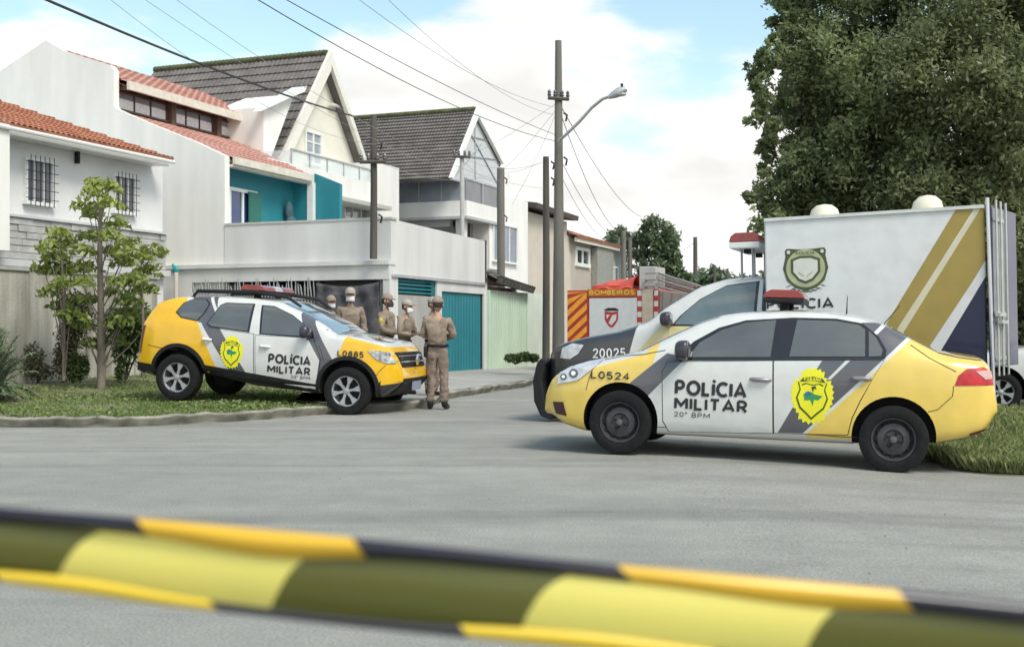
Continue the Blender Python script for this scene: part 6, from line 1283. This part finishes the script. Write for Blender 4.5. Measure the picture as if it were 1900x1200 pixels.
def person(X0, Y0, Z0, yaw, H, label, arms, cap=capm, mask=maskw, vest=False, hd=0., patch=False, badge=False, group='uniformed officers standing in the street', stance=.11, lean=0.):
    """yaw: direction faced, 0 = towards the camera (-Y), positive turns to the photo's right"""
    k = H/1.75; F_ = Frame((X0, Y0, Z0), (math.cos(yaw), math.sin(yaw), 0), (-math.sin(yaw), math.cos(yaw), 0), (0, 0, 1)); t = thing('person', F_, label, 'person', group)
    f = -1.
    J = lambda x, y, z: np.array((x*k, y*k, z*k))
    pel, wst, ch, nk, hb = J(0, 0, .96), J(0, 0, 1.10), J(0, lean*.6, 1.30), J(0, .01+lean, 1.47), J(0, -.005+lean, 1.54)
    sh = {s: J(s*.172, .01+lean*.8, 1.405) for s in (-1, 1)}; hip = {s: J(s*.09, 0, .93) for s in (-1, 1)}; kn = {s: J(s*stance, -.01, .50) for s in (-1, 1)}; an = {s: J(s*(stance+.01), .03, .10) for s in (-1, 1)}; toe = {s: J(s*(stance+.04), -.16, .04) for s in (-1, 1)}
    el, wr = {}, {}
    for s in (-1, 1):
        if arms == 'crossed': el[s] = J(s*.27, -.06, 1.14); wr[s] = J(-s*.03, -.22, 1.17+.04*s)
        elif arms == 'hips': el[s] = J(s*.25, -.05, 1.15); wr[s] = J(s*.02, -.25, 1.14+.03*s)
        elif arms == 'front': el[s] = J(s*.25, -.02, 1.13); wr[s] = J(s*.08, -.24, 1.05)
        else: el[s] = J(s*.24, .02, 1.13); wr[s] = J(s*.25, -.07, .88)
    V = [pel, wst, ch, nk, hb]; E = [(0, 1), (1, 2), (2, 3), (3, 4)]; Rr = [(.14*k, .10*k), (.125*k, .09*k), (.15*k, .10*k), .055*k, .05*k]
    for s in (-1, 1):
        i = len(V); V += [sh[s], el[s], wr[s]]; E += [(2, i), (i, i+1), (i+1, i+2)]; Rr += [.055*k, .042*k, .027*k]
        i = len(V); V += [hip[s], kn[s], an[s], toe[s]]; E += [(0, i), (i, i+1), (i+1, i+2), (i+2, i+3)]; Rr += [.085*k, .055*k, .04*k, .03*k]
    mb = MB(); vs, fs = skin(V, E, Rr); mb.add(vs, fs)
    # head with nose, chin, ears
    hc = J(0, -.015+lean, 1.645); ch_, sh_ = math.cos(hd), math.sin(hd)
    def rot(p): return (p[0]*ch_-p[1]*sh_, p[0]*sh_+p[1]*ch_, p[2])
    def face(p):
        x, y, z = p
        if z < -.2: q = 1+(z+.2)*.38; x *= q; y = y*q-.10*(-z-.2)*1.2
        if y < 0 and abs(x) < .22 and -.28 < z < .12: y -= .16*(1-abs(x)/.22)*(1-abs(z+.1)/.22 if abs(z+.1) < .22 else 0)
        if y < -.6 and abs(abs(x)-.33) < .15 and .0 < z < .18: y += .07
        return rot((x, y, z))
    mb.ell(hc, (.078*k, .098*k, .118*k), 24, 20, 0, face)
    for s in (-1, 1):
        e = rot((s*.08*k, .01*k, -.01*k)); mb.ell(hc+np.array(e), (.012*k, .022*k, .033*k), 8, 6)
    # hands: palm and five fingers
    for s in (-1, 1):
        d = wr[s]-el[s]; d /= np.linalg.norm(d); up_ = np.array((0, 0, 1.)) if abs(d[2]) < .8 else np.array((0, -1., 0)); a = np.cross(d, up_); a /= np.linalg.norm(a); b = np.cross(a, d)
        V = [wr[s], wr[s]+d*.05*k, wr[s]+d*.085*k]; E = [(0, 1), (1, 2)]; Rr = [(.024*k, .02*k), (.036*k, .016*k), (.036*k, .014*k)]
        for j, ln in enumerate((.062, .072, .068, .052)):
            o_ = b*(.028-.018*j)*k; i = len(V); V += [wr[s]+d*.095*k+o_, wr[s]+d*(.095+ln*.5)*k+o_-a*.012*k*s, wr[s]+d*(.095+ln*.85)*k+o_-a*.03*k*s]; E += [(2, i), (i, i+1), (i+1, i+2)]; Rr += [.009*k, .008*k, .007*k]
        i = len(V); V += [wr[s]+d*.055*k+b*.042*k, wr[s]+d*.09*k+b*.056*k-a*.01*k*s]; E += [(1, i), (i, i+1)]; Rr += [.010*k, .008*k]
        vs, fs = skin(V, E, Rr, 1); mb.add(vs, fs)
    bo = mb.build('body', skinm, t, smooth=180)
    # shirt
    V = [pel+J(0, 0, .02), wst, ch, ch+J(0, 0, .1), nk+J(0, 0, .005)]; E = [(0, 1), (1, 2), (2, 3), (3, 4)]; Rr = [(.165*k, .125*k), (.165*k, .13*k), (.192*k, .14*k), (.15*k, .11*k), (.075*k, .075*k)]
    for s in (-1, 1): i = len(V); V += [sh[s], (sh[s]+el[s])/2, el[s], wr[s]-(wr[s]-el[s])*.08]; E += [(2, i), (i, i+1), (i+1, i+2), (i+2, i+3)]; Rr += [.082*k, .075*k, .062*k, .045*k]
    mb = MB(); vs, fs = skin(V, E, Rr, 3); mb.add(folds(vs, k, .022), fs); so2 = mb.build('shirt', khaki, t, smooth=180)
    # trousers
    V = [pel+J(0, 0, -.01), pel+J(0, 0, .07)]; E = [(0, 1)]; Rr = [(.168*k, .125*k), (.158*k, .12*k)]
    for s in (-1, 1): i = len(V); V += [hip[s]+J(0, 0, -.08), kn[s], (kn[s]+an[s])/2, an[s]]; E += [(0, i), (i, i+1), (i+1, i+2), (i+2, i+3)]; Rr += [(.105*k, .112*k), .08*k, .076*k, .072*k]
    mb = MB(); vs, fs = skin(V, E, Rr, 3); mb.add(folds(vs, k, .026, 6.), fs); mb.build('trousers', khaki2, t, smooth=180)
    for s in (-1, 1):
        mb = MB(); vs, fs = skin([an[s]+J(0, 0, .08), an[s]+J(0, .0, -.03), toe[s]+J(0, .03, 0), toe[s]], [(0, 1), (1, 2), (2, 3)], [.055*k, .058*k, .048*k, .035*k]); mb.add([(a, b, max(c, .0)) for a, b, c in vs], fs); mb.build('boot', boot, t, smooth=60)
    mb = MB(); n = 28; rows = [[(math.cos(a)*.175*k, math.sin(a)*.132*k, pel[2]+h*k) for a in np.linspace(0, 2*math.pi, n)] for h in (.02, .065)]; mb.grid(rows); be_ = mb.build('belt', black_plastic, t, smooth=50)
    be_.modifiers.new('s', 'SOLIDIFY').thickness = .012
    mb = MB(); mb.box(.15*k, .215*k, -.04*k, .06*k, .82*k, .99*k); mb.build('holster', black_plastic, be_, bevel=.01)
    # hair, cap, mask
    def hm(p):
        p = list(p); p = rot((p[0], p[1]+.05, p[2])); return p
    mb = MB(); mb.ell(hc+np.array((0, 0, .0)), (.083*k, .101*k, .112*k), 20, 14, 0, lambda p: rot((p[0], max(p[1], -.25)+.06, max(p[2], -.45)))); mb.build('hair', hairm, t, smooth=60)
    mb = MB(); mb.ell(hc+J(0, 0, .045), (.093*k, .112*k, .098*k), 20, 12, 0, lambda p: rot((p[0], p[1], max(p[2], -.12)+(.0 if p[2] < .3 else -.04))))
    V = []
    for i in range(13):
        a = math.pi*(i/12); V.append((math.cos(a)*.088, -.05-math.sin(a)*.04, .045)); 
    for i in range(13):
        a = math.pi*(i/12); V.append((math.cos(a)*.075, -.07-math.sin(a)*.115, .028))
    V = [tuple(hc+np.array(rot((x*k, y*k, z*k)))) for x, y, z in V]; mb.add(V, [(i, i+1, i+14, i+13) for i in range(12)])
    V2 = [(a, b, c-.008) for a, b, c in V]; mb.add(V2, [(i, i+13, i+14, i+1) for i in range(12)]); mb.build('cap', cap, t, smooth=45)
    if mask:
        mb = MB(); rows = []
        for j in range(7):
            v = j/6; row = []
            for i in range(13):
                u = -1+2*i/12; an_ = u*1.25; rr = .086+.018*math.sin(math.pi*v)*(1-abs(u)); row.append(tuple(hc+np.array(rot((math.sin(an_)*rr*.93*k, -math.cos(an_)*(rr+.022)*k-.002, (-.115+.10*v*(1-.15*abs(u)))*k)))))
            rows.append(row)
        mb.grid(rows); mk = mb.build('face_mask', mask, t, smooth=60); mk.modifiers.new('s', 'SOLIDIFY').thickness = .004
    if vest:
        mb = MB(); vs, fs = skin([wst+J(0, 0, -.02), ch, ch+J(0, 0, .08)], [(0, 1), (1, 2)], [(.172*k, .138*k), (.182*k, .145*k), (.15*k, .12*k)]); mb.add(vs, fs)
        for x in (-.1, 0, .1): mb.box((x-.04)*k, (x+.04)*k, -.19*k, -.13*k, 1.12*k, 1.24*k)
        mb.build('vest', vestm, t, smooth=50)
    if patch:
        s = patch; m_ = (sh[s]*.55+el[s]*.45); mb = MB(); mb.ell(m_+np.array((s*.052*k, 0, 0)), (.035*k, .045*k, .06*k)); mb.build('sleeve_badge', mat('badge_yellow', (.55, .42, .06), .6), so2, smooth=60)
    if badge: mb = MB(); mb.box(-.09*k, -.04*k, -.148*k, -.13*k, 1.3*k, 1.35*k); mb.build('chest_badge', maskw, so2)
    return t
def at(px, d): return (px-950)/FPX*d, d
x, y = at(812, 18.3); person(x, y, 0, R(176), 1.72, 'officer seen from behind standing full length in khaki uniform with arms folded in front', 'hips', mask=None, stance=.10, hd=R(14))
x, y = at(803, 20.0); person(x, y, .10, R(60), 1.66, 'officer mostly hidden behind the one with his back turned', 'crossed', cap=capg, mask=maskb)
x, y = at(717, 20.8); person(x, y, .14, R(72), 1.70, 'officer in profile with dark mask and yellow sleeve badge behind the off-roader bonnet', 'front', mask=maskb, patch=-1, stance=.1)
x, y = at(750, 20.2); person(x, y, .12, R(66), 1.60, 'officer in vest and peaked cap with white mask, beside the sleeve-badged officer', 'crossed', cap=capg, vest=True, stance=.13, lean=-.05)
x, y = at(614, 21.8); person(x, y, .16, R(14), 1.68, 'officer with white mask at far left of the group before the dark tarp', 'down', hd=R(10))
x, y = at(650, 21.2); person(x, y, .16, R(8), 1.80, 'broad officer with white mask facing the camera in front of the dark tarp', 'down', cap=capg)
# ------------------------------------------------------------ barrier tape across the foreground
TD = 1.22
def tape_row(x):
    """photo rows of: top of fold, lower edge of top fold, upper edge of bottom fold, bottom edge"""
    t = x/1900
    top = np.interp(x, [-400, 0, 300, 650, 1150, 1650, 1900, 2300], [915, 940, 965, 997, 1048, 1092, 1118, 1155])
    bt = np.interp(x, [-400, 0, 300, 650, 1150, 1650, 1900, 2300], [1055, 1080, 1122, 1162, 1210, 1258, 1280, 1320])
    bump = lambda c, w_: math.exp(-((x-c)/w_)**2)
    f1 = top+29+20*bump(500, 170)+20*bump(1470, 230)+10*bump(1900, 150)
    f2 = bt-17-12*bump(160, 170)-14*bump(1080, 260)
    return top, f1, f2, bt
def tape_mat(name, colA, colB, slope, phase, period, duty, rough=.3, trans=0.):
    m = bpy.data.materials.new(name); t, b, o = nodes(m); n = t.nodes.new; l = t.links.new
    tc = n('ShaderNodeUVMap'); sp = n('ShaderNodeSeparateXYZ'); l(tc.outputs[0], sp.inputs[0])
    a = n('ShaderNodeMath'); a.operation = 'MULTIPLY_ADD'; a.inputs[1].default_value = slope; l(sp.outputs[1], a.inputs[0]); l(sp.outputs[0], a.inputs[2])
    c = n('ShaderNodeMath'); c.operation = 'ADD'; c.inputs[1].default_value = phase; l(a.outputs[0], c.inputs[0])
    d = n('ShaderNodeMath'); d.operation = 'DIVIDE'; d.inputs[1].default_value = period; l(c.outputs[0], d.inputs[0]); e = n('ShaderNodeMath'); e.operation = 'FRACT'; l(d.outputs[0], e.inputs[0])
    g = n('ShaderNodeMath'); g.operation = 'LESS_THAN'; g.inputs[1].default_value = duty; l(e.outputs[0], g.inputs[0])
    mx = n('ShaderNodeMix'); mx.data_type = 'RGBA'; l(g.outputs[0], mx.inputs['Factor']); mx.inputs['A'].default_value = (*colA, 1); mx.inputs['B'].default_value = (*colB, 1); l(mx.outputs['Result'], b.inputs['Base Color'])
    b.inputs['Roughness'].default_value = rough
    if trans:
        tr = n('ShaderNodeBsdfTranslucent'); l(mx.outputs['Result'], tr.inputs[0]); ms = n('ShaderNodeMixShader'); ms.inputs[0].default_value = trans; l(b.outputs[0], ms.inputs[1]); l(tr.outputs[0], ms.inputs[2]); l(ms.outputs[0], o.inputs[0])
    return m
def strip(rows_fn, name, m, parent, shift=None):
    """rows_fn(x) -> list of (photo row, depth offset, v); u = photo column in metres at the tape"""
    XS = np.arange(-400, 2310, 15); mb = MB(); rows = []; uv = []
    for x in XS:
        r = rows_fn(x); rows.append([tuple(W(x, py, TD+d)) for py, d, v in r]); uv.append([(float(np.interp(x-(shift(v) if shift else 0), [-400, 140, 540, 1000, 1525, 2310], [-.6, 0, .47, 1.0, 1.47, 2.2])), v) for py, d, v in r])
    mb.grid(rows); o = mb.build(name, m, parent, smooth=80); me = o.data; ul = me.uv_layers.new(name='UVMap'); flat_uv = [p for r in uv for p in r]
    for lp_ in me.loops: ul.data[lp_.index].uv = flat_uv[lp_.vertex_index]
    return o
tt = thing('barrier_tape', WORLD, 'yellow and black striped barrier tape stretched across the foreground, edges folded over', 'tape')
def main_rows(x):
    a, b, c, d = tape_row(x); r = []
    for i in range(21): v = i/20; r.append((a+3+(d-3-a-3)*v, .012*math.sin(math.pi*v)*-1+.006*math.sin(x*.004)+.004, v))
    return r
TY, TO = (.78, .69, .17), (.115, .115, .025)  # backlight put into the colour: olive is the black stripe lit through
# stripe edges (photo columns): yellow lower-left edge 100, upper-left 180; right 600 top -> 480 bottom; repeats every ~860 columns
strip(main_rows, 'tape_face', tape_mat('tape_single_layer_backlit', TO, TY, .0, -.0, 1.0, .47, .3, .25), tt, lambda v: -45+70*(1-v)+95*(1-v)**5)
def top_rows(x):
    a, b, c, d = tape_row(x); n = 7; return [(a+(b-a)*(i/(n-1)), -.006-.010*math.sin(math.pi*(i/(n-1)*.9+.1)), i/(n-1)) for i in range(n)]
strip(top_rows, 'top_fold', tape_mat('tape_double_layer_top', (.018, .018, .03), (.66, .40, .03), -.03, -.13, 1.0, .47, .22), tt)  # both folds coloured darker for the light that two layers hold back
def bot_rows(x):
    a, b, c, d = tape_row(x); n = 6; return [(c+(d-c)*(i/(n-1)), -.008-.006*math.sin(math.pi*(i/(n-1)*.9+.1)), i/(n-1)) for i in range(n)]
strip(bot_rows, 'bottom_fold', tape_mat('tape_double_layer_bottom', (.035, .035, .04), (.70, .50, .04), -.02, .17, 1.0, .46, .25), tt)
